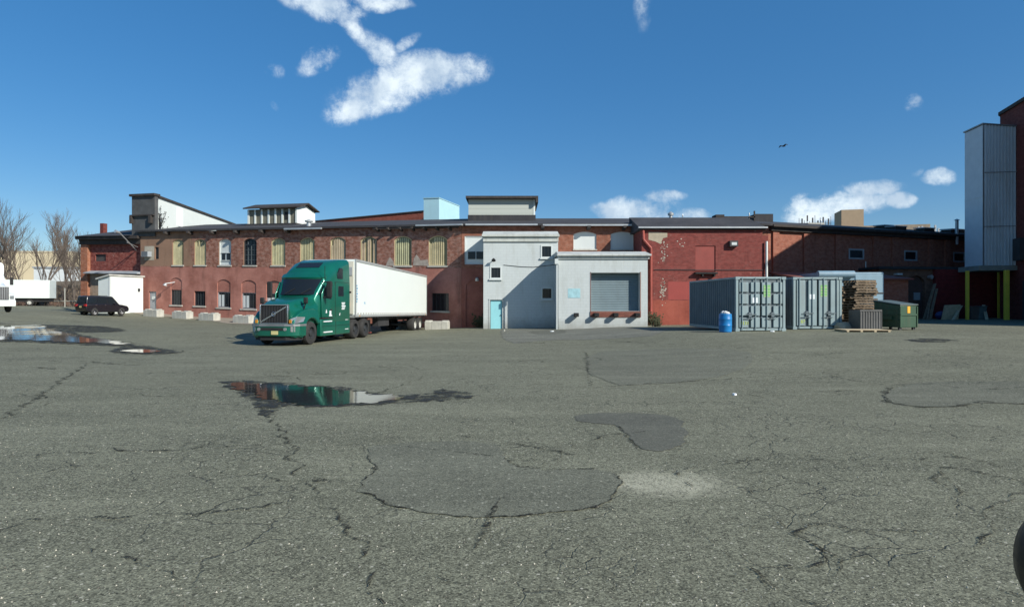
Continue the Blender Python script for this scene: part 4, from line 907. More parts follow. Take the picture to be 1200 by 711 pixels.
# ------------------------------------------------------------------ wheels
M_RIMW = paint('white_rim', (.55, .55, .5), .5, var=.15); M_RIMD = paint('dark_rim', (.06, .065, .07), .45, .4); M_RIMS = paint('silver_rim', (.5, .5, .5), .35, .8)
def wheel(parent, x, y, r, w, rim, side=1, z=None, spokes=0):
    """side = +1: outer face towards +x"""
    z = r if z is None else z; s = side
    prof = [(-w/2, r*.56), (-w/2, r*.86), (-w*.38, r*.97), (-w*.2, r), (w*.2, r), (w*.38, r*.97), (w/2, r*.86), (w/2, r*.56)]
    t = one('wheel', M_TYRE, lambda m: m.lathe_x(prof, (0, 0, 0), 28), parent, loc=(x, y, z), smooth=True)
    d_ = .10*s if w < .4 else .14*s
    def f(m):
        m.lathe_x([(s*w/2*.96, r*.58), (s*w/2*.98, r*.54), (s*w/2-d_, r*.5), (s*w/2-d_*1.1, r*.26), (s*w/2-d_*.4, r*.24), (s*w/2-d_*.2, r*.1), (s*w/2-d_*.2, .001)], (0, 0, 0), 24)
        for k in range(10):
            a = 2*pi*k/10; m.cyl((s*(w/2-abs(d_)*.95), r*.4*cos(a), r*.4*sin(a)), (s*(w/2-abs(d_)*.75), r*.4*cos(a), r*.4*sin(a)), r*.05, seg=6)
    one('rim', rim, f, t, smooth=True)
    return t

# ------------------------------------------------------------------ green tractor unit
M_GREEN = NT('green_truck_paint'); _p = M_GREEN.objc()
_c = M_GREEN.mix(M_GREEN.ramp(M_GREEN.noise(_p, 1.2, 4), .3, .7), (.003, .12, .075), (.005, .15, .095)); _c = M_GREEN.mix(M_GREEN.ramp(M_GREEN.noise(_p, 6, 6, .75), .55, .75, 0, .3), _c, (.05, .11, .08))
M_GREEN.base(_c); M_GREEN.b.inputs['Metallic'].default_value = .35; M_GREEN.rough(.32); M_GREEN.b.inputs['Coat Weight'].default_value = .7; M_GREEN.b.inputs['Coat Roughness'].default_value = .08; M_GREEN = M_GREEN.m
M_CHROME = paint('chrome', (.62, .62, .62), .18, .95, var=.08, bump=0)
M_LENS = paint('headlight_lens', (.38, .40, .40), .15, .5, bump=0); M_AMBER = paint('amber_lens', (.6, .25, .02), .3); M_REDL = paint('red_lens', (.5, .02, .02), .3)
M_REDFR = paint('red_chassis', (.24, .055, .04), .75, var=.3, streak=.3)
M_DECAL = paint('white_decal', (.75, .78, .78), .5, var=.03)
M_PLATE = paint('cream_plate', (.62, .55, .25), .5)
TR = thing('semi_truck_tractor', 'dark green long-nose sleeper semi truck cab pulling the white trailer', 'truck', on(-10.37, 26.0), R(-10))
def sec(y, hw, z0, z1, rt=.18, rb=.08, tz=None, tw=None):
    """rounded section at y; tw = half width at the top"""
    tw = hw if tw is None else tw; zm = z0+(z1-z0)*.6 if tz is None else tz
    pts = []
    for a in (0, 30, 60, 90): pts.append((tw-rt+rt*cos(R(a)), z1-rt+rt*sin(R(a))))
    for a in (90, 120, 150, 180): pts.append((-tw+rt+rt*cos(R(a)), z1-rt+rt*sin(R(a))))
    pts += [(-hw, zm)]
    for a in (180, 225, 270): pts.append((-hw+rb+rb*cos(R(a)), z0+rb+rb*sin(R(a))))
    for a in (270, 315, 360): pts.append((hw-rb+rb*cos(R(a)), z0+rb+rb*sin(R(a))))
    pts += [(hw, zm)]
    return [(p[0], y, p[1]) for p in pts]
# cab, sleeper and roof fairing in one shell
one('cab', M_GREEN, lambda m: m.loft([sec(1.84, 1.0, 1.0, 2.2, .2, tw=.9), sec(2.05, 1.12, .95, 2.5, .12, tw=1.02), sec(2.42, 1.17, .95, 3.02, .15, tw=1.1), sec(2.44, 1.18, .95, 3.14, .3, tw=1.13), sec(2.75, 1.2, .95, 3.5, .5, tw=1.15), sec(3.3, 1.22, .95, 3.84, .5, tw=1.16), sec(4.1, 1.22, .95, 4.04, .35, tw=1.18), sec(4.9, 1.22, .95, 4.1, .25, tw=1.18)]), TR, smooth=True)
# brow of the roof fairing above the windscreen
one('roof_brow', M_GREEN, lambda m: m.loft([[(x, 2.2+.22*abs(x)**3, 3.0), (x, 2.16+.22*abs(x)**3, 3.08), (x, 2.5+.1*abs(x)**3, 3.36-.09*abs(x)**2.5), (x, 2.62, 3.2), (x, 2.45+.1*abs(x)**3, 3.0)] for x in (-1.13, -1.0, -.7, -.35, 0, .35, .7, 1.0, 1.13)]), TR, smooth=True)
one('hood', M_GREEN, lambda m: m.loft([sec(.12, .72, .95, 1.82, .16, tw=.66), sec(.3, .8, .9, 1.9, .2, tw=.7), sec(.8, .9, .9, 2.04, .26, tw=.78), sec(1.4, 1.0, .9, 2.12, .28, tw=.86), sec(1.86, 1.08, .95, 2.24, .28, tw=.92)]), TR, smooth=True)
for s in (-1, 1):
    def f(m):
        prof = []
        out = [(-.02, .62), (.0, 1.05), (.12, 1.28), (.45, 1.5), (.95, 1.63), (1.5, 1.62), (1.85, 1.5), (1.9, .95)]
        arc = [(1.15+.66*cos(R(a)), .52+.66*sin(R(a))) for a in range(35, 186, 15)]
        poly = out+arc+[(.45, .35), (.05, .35)]
        x0, x1 = (.74, 1.2) if s > 0 else (-1.2, -.74)
        m.prism(poly, x0, x1, 'x')
        for v in m.v:      # the front of the fender wraps inwards
            if v.y < .6 and abs(v.x) > 1: v.x *= 1-.22*(1-max(v.y, 0)/.6)**1.6
            if v.z > 1.45 and abs(v.x) > 1: v.x *= .93
    fd = one('fender', M_GREEN, f, TR, bevel=.06, seg=3)
    def f(m):
        m.add([(s*x, y, z) for (x, y, z) in ((.80, -.035, .98), (1.02, .05, .98), (1.17, .42, 1.05), (1.175, .55, 1.25), (1.02, .12, 1.27), (.80, -.02, 1.18),
                                              (.80, .1, .98), (.98, .15, .98), (1.1, .45, 1.05), (1.1, .58, 1.25), (.98, .22, 1.27), (.80, .1, 1.18))],
              [(0, 1, 4, 5), (1, 2, 3, 4), (6, 11, 10, 7), (7, 10, 9, 8), (0, 6, 7, 1), (1, 7, 8, 2), (2, 8, 9, 3), (3, 9, 10, 4), (4, 10, 11, 5), (5, 11, 6, 0)])
    one('headlight', M_LENS, f, TR)
    one('turn_signal', M_AMBER, lambda m: m.cbox((s*.80, -.03, 1.07), (.1, .05, .14)), TR)
    # side skirts, steps
    one('side_skirt', M_GREEN, lambda m: m.box(s*.95 if s > 0 else -1.2, 1.2 if s > 0 else -.95, 1.93, 4.98, .32, 1.12), TR, bevel=.05, seg=3)
    one('step', M_DECAL, lambda m: (m.box(min(s*1.203, s*1.24), max(s*1.203, s*1.24), 2.15, 2.95, .98, 1.03), m.box(min(s*1.203, s*1.24), max(s*1.203, s*1.24), 2.15, 3.0, .48, .53), m.box(min(s*1.203, s*1.22), max(s*1.203, s*1.22), 4.4, 4.75, 1.02, 1.05), m.box(min(s*1.203, s*1.22), max(s*1.203, s*1.22), 4.4, 4.75, .55, .58)), TR)
    one('skirt_seam', M_BLACK, lambda m: (m.box(min(s*1.2, s*1.206), max(s*1.2, s*1.206), 3.38, 3.41, .35, 1.1), m.box(min(s*1.2, s*1.206), max(s*1.2, s*1.206), 2.0, 4.95, .77, .785), m.box(min(s*1.1, s*1.212), max(s*1.1, s*1.212), 1.98, 4.9, 1.123, 1.18)), TR)
    # door
    xs = 1.165*s
    def f(m):
        m.prism([(2.02, 1.2), (3.02, 1.2), (3.05, 2.88), (2.42, 2.88), (2.02, 2.3)], min(xs*.985, xs*1.035), max(xs*.985, xs*1.035), 'x')
    dr_ = one('door', M_GREEN, f, TR, bevel=.02)
    one('window', M_BLACKGLASS, lambda m: m.prism([(2.16, 2.12), (2.92, 2.05), (2.92, 2.8), (2.5, 2.8), (2.16, 2.36)], min(xs*1.036, xs*1.042), max(xs*1.036, xs*1.042), 'x'), dr_)
    one('handle', M_DKSTEEL, lambda m: m.cbox((s*1.225, 2.88, 1.55), (.04, .16, .05)), dr_)
    one('sleeper_window', M_BLACKGLASS, lambda m: m.box(min(s*1.205, s*1.232), max(s*1.205, s*1.232), 3.62, 4.2, 2.2, 2.7), TR, bevel=.03)
    one('sleeper_window', M_BLACKGLASS, lambda m: m.prism([(3.55, 3.05), (4.15, 3.05), (4.15, 3.6), (3.8, 3.6), (3.55, 3.3)], min(s*1.16, s*1.222), max(s*1.16, s*1.222), 'x'), TR, bevel=.03)
    one('roof_seam', M_BLACK, lambda m: (m.box(min(s*1.2, s*1.226), max(s*1.2, s*1.226), 3.3, 4.85, 2.885, 2.9), m.box(min(s*1.2, s*1.228), max(s*1.2, s*1.228), 3.3, 3.32, 1.2, 2.88)), TR)
    # mirrors
    one('pillar_trim', M_BLACK, lambda m: m.box(min(s*1.16, s*1.205), max(s*1.16, s*1.205), 3.04, 3.06, 1.2, 2.88), TR)
    mi = one('mirror', M_BLACK, lambda m: m.cbox((s*1.52, 2.12, 2.5), (.26, .12, .78)), TR, bevel=.05)
    one('arm', M_BLACK, lambda m: (m.cyl((s*1.1, 2.25, 2.85), (s*1.5, 2.12, 2.85), .025, seg=8), m.cyl((s*1.1, 2.1, 2.15), (s*1.5, 2.12, 2.15), .025, seg=8)), mi)
    hm = one('hood_mirror', M_BLACK, lambda m: m.cbox((s*1.06, .8, 1.98), (.2, .1, .28)), TR, bevel=.04)
    one('arm', M_BLACK, lambda m: (m.cyl((s*.95, .85, 1.6), (s*1.06, .8, 1.88), .03, seg=8), m.cyl((s*.85, 1.15, 1.9), (s*1.04, .82, 1.95), .03, seg=8)), hm)
    one('mud_flap', M_BLACK, lambda m: m.box(min(s*.62, s*1.2), max(s*.62, s*1.2), 7.52, 7.54, .25, .95), TR)
    wheel(TR, s*1.02, 1.15, .52, .28, M_RIMD, s)
    for yy in (5.62, 6.92): wheel(TR, s*.93, yy, .52, .56, M_RIMD, s)
# windscreen
def f(m):
    xs_ = (-1.1, -.95, -.7, -.35, 0, .35, .7, .95, 1.1)
    lo = [(x*.99, 1.74+.24*abs(x)**3, 2.26) for x in xs_]; hi = [(x, 2.2+.22*abs(x)**3, 3.0) for x in xs_]; n = len(xs_)
    m.add(lo+hi+[(x, y+.09, z) for x, y, z in lo]+[(x, y+.09, z) for x, y, z in hi], [(i, i+1, n+i+1, n+i) for i in range(n-1)]+[(2*n+i, 3*n+i, 3*n+i+1, 2*n+i+1) for i in range(n-1)]+[(i, 2*n+i, 2*n+i+1, i+1) for i in range(n-1)]+[(n+i, n+i+1, 3*n+i+1, 3*n+i) for i in range(n-1)]+[(0, n, 3*n, 2*n), (n-1, 3*n-1, 4*n-1, 2*n-1)])
one('windscreen', M_BLACKGLASS, f, TR, smooth=True)
one('wipers', M_BLACK, lambda m: (m.cyl((-.5, 1.73, 2.3), (-.1, 1.9, 2.55), .015, seg=6), m.cyl((.3, 1.73, 2.3), (.7, 1.93, 2.55), .015, seg=6)), TR)
one('roof_window', M_BLACKGLASS, lambda m: m.add([(-.6, 2.85, 3.585), (.6, 2.85, 3.585), (.6, 3.27, 3.84), (-.6, 3.27, 3.84), (-.6, 2.88, 3.5), (.6, 2.88, 3.5), (.6, 3.3, 3.75), (-.6, 3.3, 3.75)], [(0, 1, 2, 3), (4, 7, 6, 5), (0, 4, 5, 1), (1, 5, 6, 2), (2, 6, 7, 3), (3, 7, 4, 0)]), TR)
gr = one('grille', M_BLACK, lambda m: m.box(-.62, .62, .03, .14, 1.0, 1.76), TR, bevel=.02)
def f(m):
    m.box(-.67, .67, -.02, .1, 1.76, 1.81); m.box(-.67, .67, -.02, .1, .95, 1.0); m.box(-.67, -.62, -.02, .1, 1.0, 1.76); m.box(.62, .67, -.02, .1, 1.0, 1.76)
one('surround', M_CHROME, f, gr, bevel=.01)
one('bars', M_DKSTEEL, lambda m: [m.box(-.6+i*.075, -.575+i*.075, .0, .03, 1.01, 1.75) for i in range(16)], gr)
one('diagonal_bar', M_CHROME, lambda m: m.add([(.6, -.015, 1.68), (.6, -.015, 1.74), (-.6, -.015, 1.08), (-.6, -.015, 1.02), (.6, .0, 1.68), (.6, .0, 1.74), (-.6, .0, 1.08), (-.6, .0, 1.02)], [(0, 1, 2, 3), (4, 7, 6, 5), (0, 4, 5, 1), (1, 5, 6, 2), (2, 6, 7, 3), (3, 7, 4, 0)]), gr)
def f(m):
    for k in range(16):
        a, b = 2*pi*k/16, 2*pi*(k+1)/16; m.cyl((.085*cos(a), -.025, 1.38+.085*sin(a)), (.085*cos(b), -.025, 1.38+.085*sin(b)), .016, seg=6)
    m.cyl((.06, -.025, 1.44), (.13, -.025, 1.51), .014, seg=6); m.box(-.07, .07, -.03, -.018, 1.36, 1.4)
one('emblem', M_CHROME, f, gr)
bp = one('bumper', M_GREEN, lambda m: m.prism([(-1.2, .62), (-1.14, .18), (-.95, -.02), (-.6, -.14), (.6, -.14), (.95, -.02), (1.14, .18), (1.2, .62), (1.1, .62), (.8, .15), (-.8, .15), (-1.1, .62)], .42, .95, 'z'), TR, bevel=.04, seg=3)
one('air_dam', M_BLACK, lambda m: m.prism([(-1.05, .6), (-1.0, .2), (-.6, -.06), (.6, -.06), (1.0, .2), (1.05, .6)], .25, .418, 'z'), bp)
one('bumper_step', M_STEEL, lambda m: m.prism([(-1.215, .6), (-1.15, .16), (-.96, -.045), (-.6, -.165), (.6, -.165), (.96, -.045), (1.15, .16), (1.215, .6), (1.2, .6), (1.13, .19), (.94, -.01), (.6, -.12), (-.6, -.12), (-.94, -.01), (-1.13, .19), (-1.2, .6)], .86, .955, 'z'), bp)
one('air_intake', M_BLACK, lambda m: m.box(-.52, .52, -.16, -.143, .68, .8), bp)
one('licence_plate', M_PLATE, lambda m: m.box(-.02, .3, -.175, -.16, .5, .66), bp)
for s in (-1, 1):
    one('fog_lamp', M_LENS, lambda m: m.cyl((s*.62, -.12, .73), (s*.62, -.165, .73), .07, seg=14), bp)
    one('fog_lamp', M_LENS, lambda m: m.add([(s*.84, -.075, .62), (s*1.0, .01, .62), (s*1.0, .01, .86), (s*.84, -.075, .86), (s*.84, -.04, .62), (s*1.0, .05, .62), (s*1.0, .05, .86), (s*.84, -.04, .86)], [(0, 1, 2, 3), (4, 7, 6, 5), (0, 4, 5, 1), (1, 5, 6, 2), (2, 6, 7, 3), (3, 7, 4, 0)]), bp)
one('chassis', M_REDFR, lambda m: (m.box(.32, .42, .6, 7.5, .75, 1.02), m.box(-.42, -.32, .6, 7.5, .75, 1.02), m.box(-.42, .42, 7.4, 7.5, .7, 1.02), m.box(-.4, .4, 5.0, 5.1, .7, 1.0), m.box(-.6, .6, 5.9, 6.6, 1.02, 1.14), m.cyl((-.8, 5.62, .52), (.8, 5.62, .52), .09), m.cyl((-.8, 6.92, .52), (.8, 6.92, .52), .09)), TR)
one('underbody', M_BLACK, lambda m: m.box(-.9, .9, .8, 4.9, .4, .97), TR)
def f(m):
    # small white door markings and a lettered panel on the sleeper
    m.prism([(2.36, 1.4), (2.5, 1.4), (2.46, 1.56), (2.42, 1.56)], 1.207, 1.212, 'x'); m.box(1.207, 1.212, 2.7, 3.0, 1.24, 1.3); m.box(1.207, 1.212, 2.74, 2.92, 1.3, 1.5)
    [m.box(1.222, 1.227, 3.98+.03*(i % 2), 4.3+.06*(i % 3), 1.55+i*.075, 1.6+i*.075) for i in range(5)]; m.prism([(3.72, 1.27), (3.8, 1.4), (3.83, 1.36), (3.78, 1.25)], 1.222, 1.227, 'x')
o = one('door_marks', M_DECAL, f, TR)
one('mirror_flag', M_BLACK, lambda m: m.cbox((1.26, 4.86, 2.42), (.1, .08, .1)), TR)
one('antenna', M_BLACK, lambda m: m.cyl((1.2, 2.3, 2.95), (1.25, 2.2, 3.6), .012, seg=6), TR)

# ------------------------------------------------------------------ white semi trailer
TLr = thing('semi_trailer', 'long white box semi trailer hitched behind the green truck cab', 'trailer', on(-9.44, 31.35, 0), math.atan2(-1.66, 14.5))
TLr.rotation_euler[0] = -.0135
M_TWHITE = paint('white_trailer_panel', (.73, .78, .74), .42, var=.03, scale=.5, streak=.05, dirt=(.5, .5, .45))
M_RAIL = paint('aluminium_rail', (.55, .56, .54), .4, .5, var=.1)
L_ = 14.6
body = one('box_body', M_TWHITE, lambda m: m.box(-1.24, 1.24, .02, L_-.02, 1.24, 4.16), TLr, bevel=.02)
def f(m):
    for s in (-1, 1):
        x0, x1 = sorted((s*1.243, s*1.27))
        m.box(x0, x1, 0, L_, 4.05, 4.18); m.box(x0, x1, 0, L_, 1.14, 1.26); m.box(x0, x1, 0, .12, 1.26, 4.05); m.box(x0, x1, L_-.12, L_, 1.26, 4.05)
    m.box(-1.24, 1.24, L_-.015, L_+.01, 4.0, 4.18); m.box(-1.24, 1.24, L_-.015, L_+.03, 1.1, 1.3); m.box(-1.2, 1.2, .0, .3, 1.1, 1.238)
one('rails', M_RAIL, f, body)
def f(m):
    for i in range(36): m.box(1.272, 1.277, .3+i*.395, .42+i*.395, 1.3, 1.345)
one('reflective_tape', M_RUST, f, body)
for s in (-1, 1): 
    dr_ = one('rear_door', M_TWHITE, lambda m: m.box(min(s*.02, s*1.2), max(s*.02, s*1.2), L_-.015, L_+.012, 1.32, 3.98), TLr)
    one('lock_rod', M_GALV, lambda m: m.cyl((s*.5, L_+.04, 1.3), (s*.5, L_+.04, 4.0), .02, seg=8), dr_)
nose = one('nose_panel', paint('cream_nose', (.62, .6, .5), .6, var=.08), lambda m: m.box(-1.15, 1.15, -.05, .0, 1.3, 4.05), TLr)
one('vent', M_GREYFR, lambda m: m.box(.75, 1.1, -.08, -.053, 3.3, 3.75), nose)
one('air_couplings', M_AMBER, lambda m: m.box(.8, .95, -.1, -.053, 1.7, 1.9), nose)
one('blue_marks', paint('blue_lettering', (.08, .32, .55), .5), lambda m: [m.box(1.242, 1.246, .16, .3+.05*(i % 2), 1.9+i*.14, 1.99+i*.14) for i in range(7)]+[m.box(1.242, 1.246, 1.3+i*.12, 1.36+i*.12, 1.85-i*.03, 1.95) for i in range(2)], body)
for s in (-1, 1):
    lg = one('landing_leg', M_REDFR, lambda m: (m.box(s*.85-.07, s*.85+.07, 3.0, 3.14, .4, 1.2), m.box(s*.85-.14, s*.85+.14, 2.92, 3.22, .2, .26), m.box(s*.85-.05, s*.85+.05, 3.02, 3.12, .26, .42)), TLr)
    for yy in (11.55, 12.85): wheel(TLr, s*.95, yy, .51, .54, M_RIMW, s)
    one('mud_flap', M_BLACK, lambda m: m.box(min(s*.68, s*1.2), max(s*.68, s*1.2), 13.5, 13.52, .25, 1.0), TLr)
one('leg_brace', M_REDFR, lambda m: (m.box(-.8, .8, 3.03, 3.1, .7, .78), m.box(.5, .7, .3, 2.95, .95, 1.05)), TLr)
one('side_box', M_RUST, lambda m: m.box(.6, 1.15, 2.2, 2.85, .75, 1.13), TLr)
one('bogie', M_DKSTEEL, lambda m: (m.box(.35, .45, 9.8, 13.9, .85, 1.12), m.box(-.45, -.35, 9.8, 13.9, .85, 1.12), m.cyl((-.9, 11.55, .51), (.9, 11.55, .51), .09), m.cyl((-.9, 12.85, .51), (.9, 12.85, .51), .09), m.box(-1.1, 1.1, L_-.15, L_-.05, .55, .65), m.box(-.6, -.5, L_-.15, L_-.05, .6, 1.14), m.box(.5, .6, L_-.15, L_-.05, .6, 1.14)), TLr)
one('floor_beams', M_DKSTEEL, lambda m: [m.box(-1.2, 1.2, .5+i*.45, .56+i*.45, 1.05, 1.14) for i in range(31)], TLr)
one('spare_carrier', M_DKSTEEL, lambda m: m.box(-.7, .9, 4.6, 6.6, .55, 1.05), TLr)
for (x, y) in ((1.245, .6), (1.245, 7.3), (1.245, 14.2)): one('marker_lamp', M_AMBER, lambda m: m.cbox((x+.03, y, 1.2), (.03, .1, .05)), TLr)

# ------------------------------------------------------------------ concrete blocks
def conc_block(px0, px1, py, D, label, ln=1.7, rot=-.38):
    c = P((px0+px1)/2, py, D); o = one('concrete_block', M_CONC, lambda m: (m.prism([(-.36, 0), (-.36, .62), (-.2, .62), (-.16, .72), (.16, .72), (.2, .62), (.36, .62), (.36, 0)], -ln/2, -ln/2+.5, 'x'),
        m.box(-ln/2+.503, ln/2-.503, -.36, .36, 0, .66), m.prism([(-.36, 0), (-.36, .62), (-.2, .62), (-.16, .72), (.16, .72), (.2, .62), (.36, .62), (.36, 0)], ln/2-.5, ln/2, 'x')), loc=on(c.x, c.y, -.05), rotz=rot, bevel=.025)
    tag(o, label, 'concrete block', 'concrete blocks along the factory wall'); o['kind'] = 'thing'; return o
conc_block(170, 190, 371, 52.5, 'stained concrete block in front of the grey factory door, leftmost of the row')
conc_block(203, 225, 373, 51.3, 'concrete block second from the left, below the tallest barred ground-floor window')
conc_block(234, 257, 376, 50, 'concrete block third from the left in the row along the brick wall')
conc_block(275, 297, 379.5, 48.5, 'concrete block beside the nose of the green truck')
conc_block(460, 478, 386, 45.5, 'concrete block seen underneath the white trailer')
conc_block(499, 526, 386, 44.4, 'pale concrete block just behind the rear of the white trailer', 1.75, -.1)

# ------------------------------------------------------------------ black SUV
sv = thing('suv', 'black SUV with red tail lamp parked in front of the white shed', 'SUV', on(q(120.5,49.5), 49.5), R(64))
sv.scale = (.74, .84, .88)
M_CARB = paint('black_car_paint', (.008, .008, .012), .3, 0, var=.2, coat=.6, bump=0)
# local: x forward, y left; camera sees right side (-y) and rear (-x)
def f(m):
    prof = [(-2.25, .45), (-2.32, .75), (-2.28, 1.08), (-1.0, 1.12), (.8, 1.1), (1.5, 1.02), (2.1, .9), (2.28, .7), (2.25, .4), (1.8, .32), (-1.9, .32)]
    m.prism(prof, -.92, .92, 'y')
one('body', M_CARB, f, sv, bevel=.08, seg=3)
def f(m):
    lo = [(-2.2, 1.05), (1.0, 1.05)]; 
    m.add([(-2.26, -.88, 1.06), (1.25, -.88, 1.04), (.55, -.74, 1.80), (-2.1, -.74, 1.84), (-2.26, .88, 1.06), (1.25, .88, 1.04), (.55, .74, 1.80), (-2.1, .74, 1.84)],
          [(0, 1, 2, 3), (4, 7, 6, 5), (0, 4, 5, 1), (1, 5, 6, 2), (2, 6, 7, 3), (3, 7, 4, 0)])
one('cabin', M_CARB, f, sv, bevel=.07, seg=3)
for s in (-1, 1):
    def pl(x, z): return (x, s*(.88-.14*(z-1.06)/.76+.014), z)
    for (nm, pts) in (('window', [(-2.05, 1.16), (-1.15, 1.16), (-1.18, 1.66), (-1.95, 1.66)]), ('window', [(-1.08, 1.16), (-.1, 1.16), (-.12, 1.68), (-1.1, 1.68)]), ('window', [(-.03, 1.16), (1.0, 1.14), (.5, 1.66), (-.05, 1.68)])):
        one(nm, M_BLACKGLASS, lambda m: m.add([pl(*p) for p in pts], [(0, 1, 2, 3)]), sv)
    for x in (-1.42, 1.45): wheel(sv, x, s*.82, .37, .26, M_RIMS, 1)
    one('mirror', M_CARB, lambda m: m.cbox((.6, s*1.0, 1.15), (.14, .22, .16)), sv, bevel=.03)
    one('tail_lamp', M_REDL, lambda m: m.cbox((-2.27, s*.74, .98), (.12, .36, .2)), sv, bevel=.02)
for w in [c for c in sv.children if c.name.startswith('wheel')]: 
    w.rotation_euler = (0, 0, R(-90) if w.location.y < 0 else R(90))
one('rear_window', M_BLACKGLASS, lambda m: m.add([(-2.275, -.72, 1.16), (-2.275, .72, 1.16), (-2.14, .64, 1.70), (-2.14, -.64, 1.70)], [(0, 1, 2, 3)]), sv)
one('licence_plate', M_PLATE, lambda m: m.cbox((-2.33, 0, .85), (.02, .32, .16)), sv)
one('roof_rail', M_DKSTEEL, lambda m: [m.box(-1.7, .1, s*.62-.02, s*.62+.02, 1.83, 1.88) for s in (-1, 1)], sv)
one('door_handle', M_CHROME, lambda m: [m.box(x, x+.16, -.95, -.92, .98, 1.01) for x in (-.4, -1.35)], sv)

# ------------------------------------------------------------------ white tractor and box truck at the left
M_TRW = paint('white_truck_paint', (.75, .79, .76), .35, var=.04, coat=.4)
wp_ = P(1, 366, 44)
wt_ = thing('semi_truck_tractor', 'white long-nose semi truck cab cut off by the left edge', 'truck', on(-38.1, wp_.y), R(52))
one('hood', M_TRW, lambda m: m.loft([sec(.1, .85, .95, 1.95, .15, tw=.75), sec(.8, .95, .9, 2.15, .2, tw=.8), sec(1.8, 1.05, .9, 2.4, .25, tw=.9)]), wt_, smooth=True)
one('cab', M_TRW, lambda m: m.loft([sec(1.75, 1.05, .9, 2.3, .15), sec(2.3, 1.12, .9, 3.0, .2, tw=1.0), sec(3.3, 1.15, .9, 3.15, .2, tw=1.1), sec(3.32, 1.2, .9, 3.9, .3), sec(5.2, 1.2, .9, 4.0, .2)]), wt_, smooth=True)
g_ = one('grille', M_DKSTEEL, lambda m: m.box(-.82, .82, .0, .15, .95, 1.9), wt_, bevel=.02)
one('bars', M_GALV, lambda m: [m.box(-.76+i*.1, -.74+i*.1, -.02, .0, .98, 1.88) for i in range(16)], g_)
one('bumper', M_TRW, lambda m: m.box(-1.2, 1.2, -.15, .1, .45, .92), wt_, bevel=.04)
one('licence_plate', M_PLATE, lambda m: m.box(-.3, .1, -.17, -.153, .62, .82), wt_)
one('windscreen', M_BLACKGLASS, lambda m: m.add([(-.92, 1.9, 2.42), (.92, 1.9, 2.42), (.9, 2.28, 2.95), (-.9, 2.28, 2.95)], [(0, 1, 2, 3)]), wt_)
one('chassis', M_DKSTEEL, lambda m: m.box(-.45, .45, .6, 8, .6, .9), wt_)
for s in (-1, 1):
    one('fender', M_TRW, lambda m: m.prism([(.05, .6), (.05, 1.2), (.5, 1.45), (1.7, 1.5), (1.9, 1.0)]+[(1.15+.66*cos(R(a)), .52+.66*sin(R(a))) for a in range(35, 170, 15)], min(s*.83, s*1.2), max(s*.83, s*1.2), 'x'), wt_, bevel=.05)
    one('headlight', M_LENS, lambda m: m.cbox((s*1.0, .05, 1.12), (.24, .08, .26)), wt_, bevel=.02)
    one('mirror', M_BLACK, lambda m: m.cbox((s*1.4, 2.0, 2.4), (.2, .12, .6)), wt_, bevel=.03)
    wheel(wt_, s*1.0, 1.15, .5, .28, M_RIMW, s)
    for yy in (6.2, 7.5): wheel(wt_, s*.93, yy, .5, .5, M_RIMW, s)
wtr = thing('semi_trailer', 'white trailer towering behind the white truck cab at the left edge', 'trailer', on(-38.1-4.7, wp_.y+3.9), R(52))
one('box_body', M_TWHITE, lambda m: m.box(-1.25, 1.25, 0, 12, 1.2, 4.1), wtr, bevel=.03)
one('landing_leg', M_DKSTEEL, lambda m: [m.box(s*.8-.07, s*.8+.07, 3, 3.14, 0, 1.2) for s in (-1, 1)], wtr)
for s in (-1, 1):
    for yy in (9.5, 10.8): wheel(wtr, s*.95, yy, .5, .5, M_RIMW, s)
bp_ = P(36, 358, 76)
bt = thing('box_truck', 'small white box truck parked behind the white truck cab', 'box truck', on(bp_.x, bp_.y), R(20))
one('cargo_box', M_TWHITE, lambda m: m.box(-2.6, 2.35, -1.15, 1.15, .95, 3.25), bt, bevel=.03)
one('cab', M_TRW, lambda m: m.prism([(-4.4, .5), (-4.35, 1.2), (-3.9, 1.35), (-3.4, 2.2), (-2.65, 2.25), (-2.65, .5)], -.95, .95, 'y'), bt, bevel=.06)
one('window', M_BLACKGLASS, lambda m: m.box(-3.35, -2.8, -.965, -.953, 1.45, 2.05), bt)
one('chassis', M_BLACK, lambda m: m.box(-3.5, 2.2, -.8, .8, .5, .94), bt)
for (x, rr) in ((.2, M_RIMW), (-3.7, M_RIMW)):
    for s in (-1, 1):
        w = wheel(bt, x, s*.85, .42, .3, rr, 1); w.rotation_euler = (0, 0, R(-90) if s < 0 else R(90))

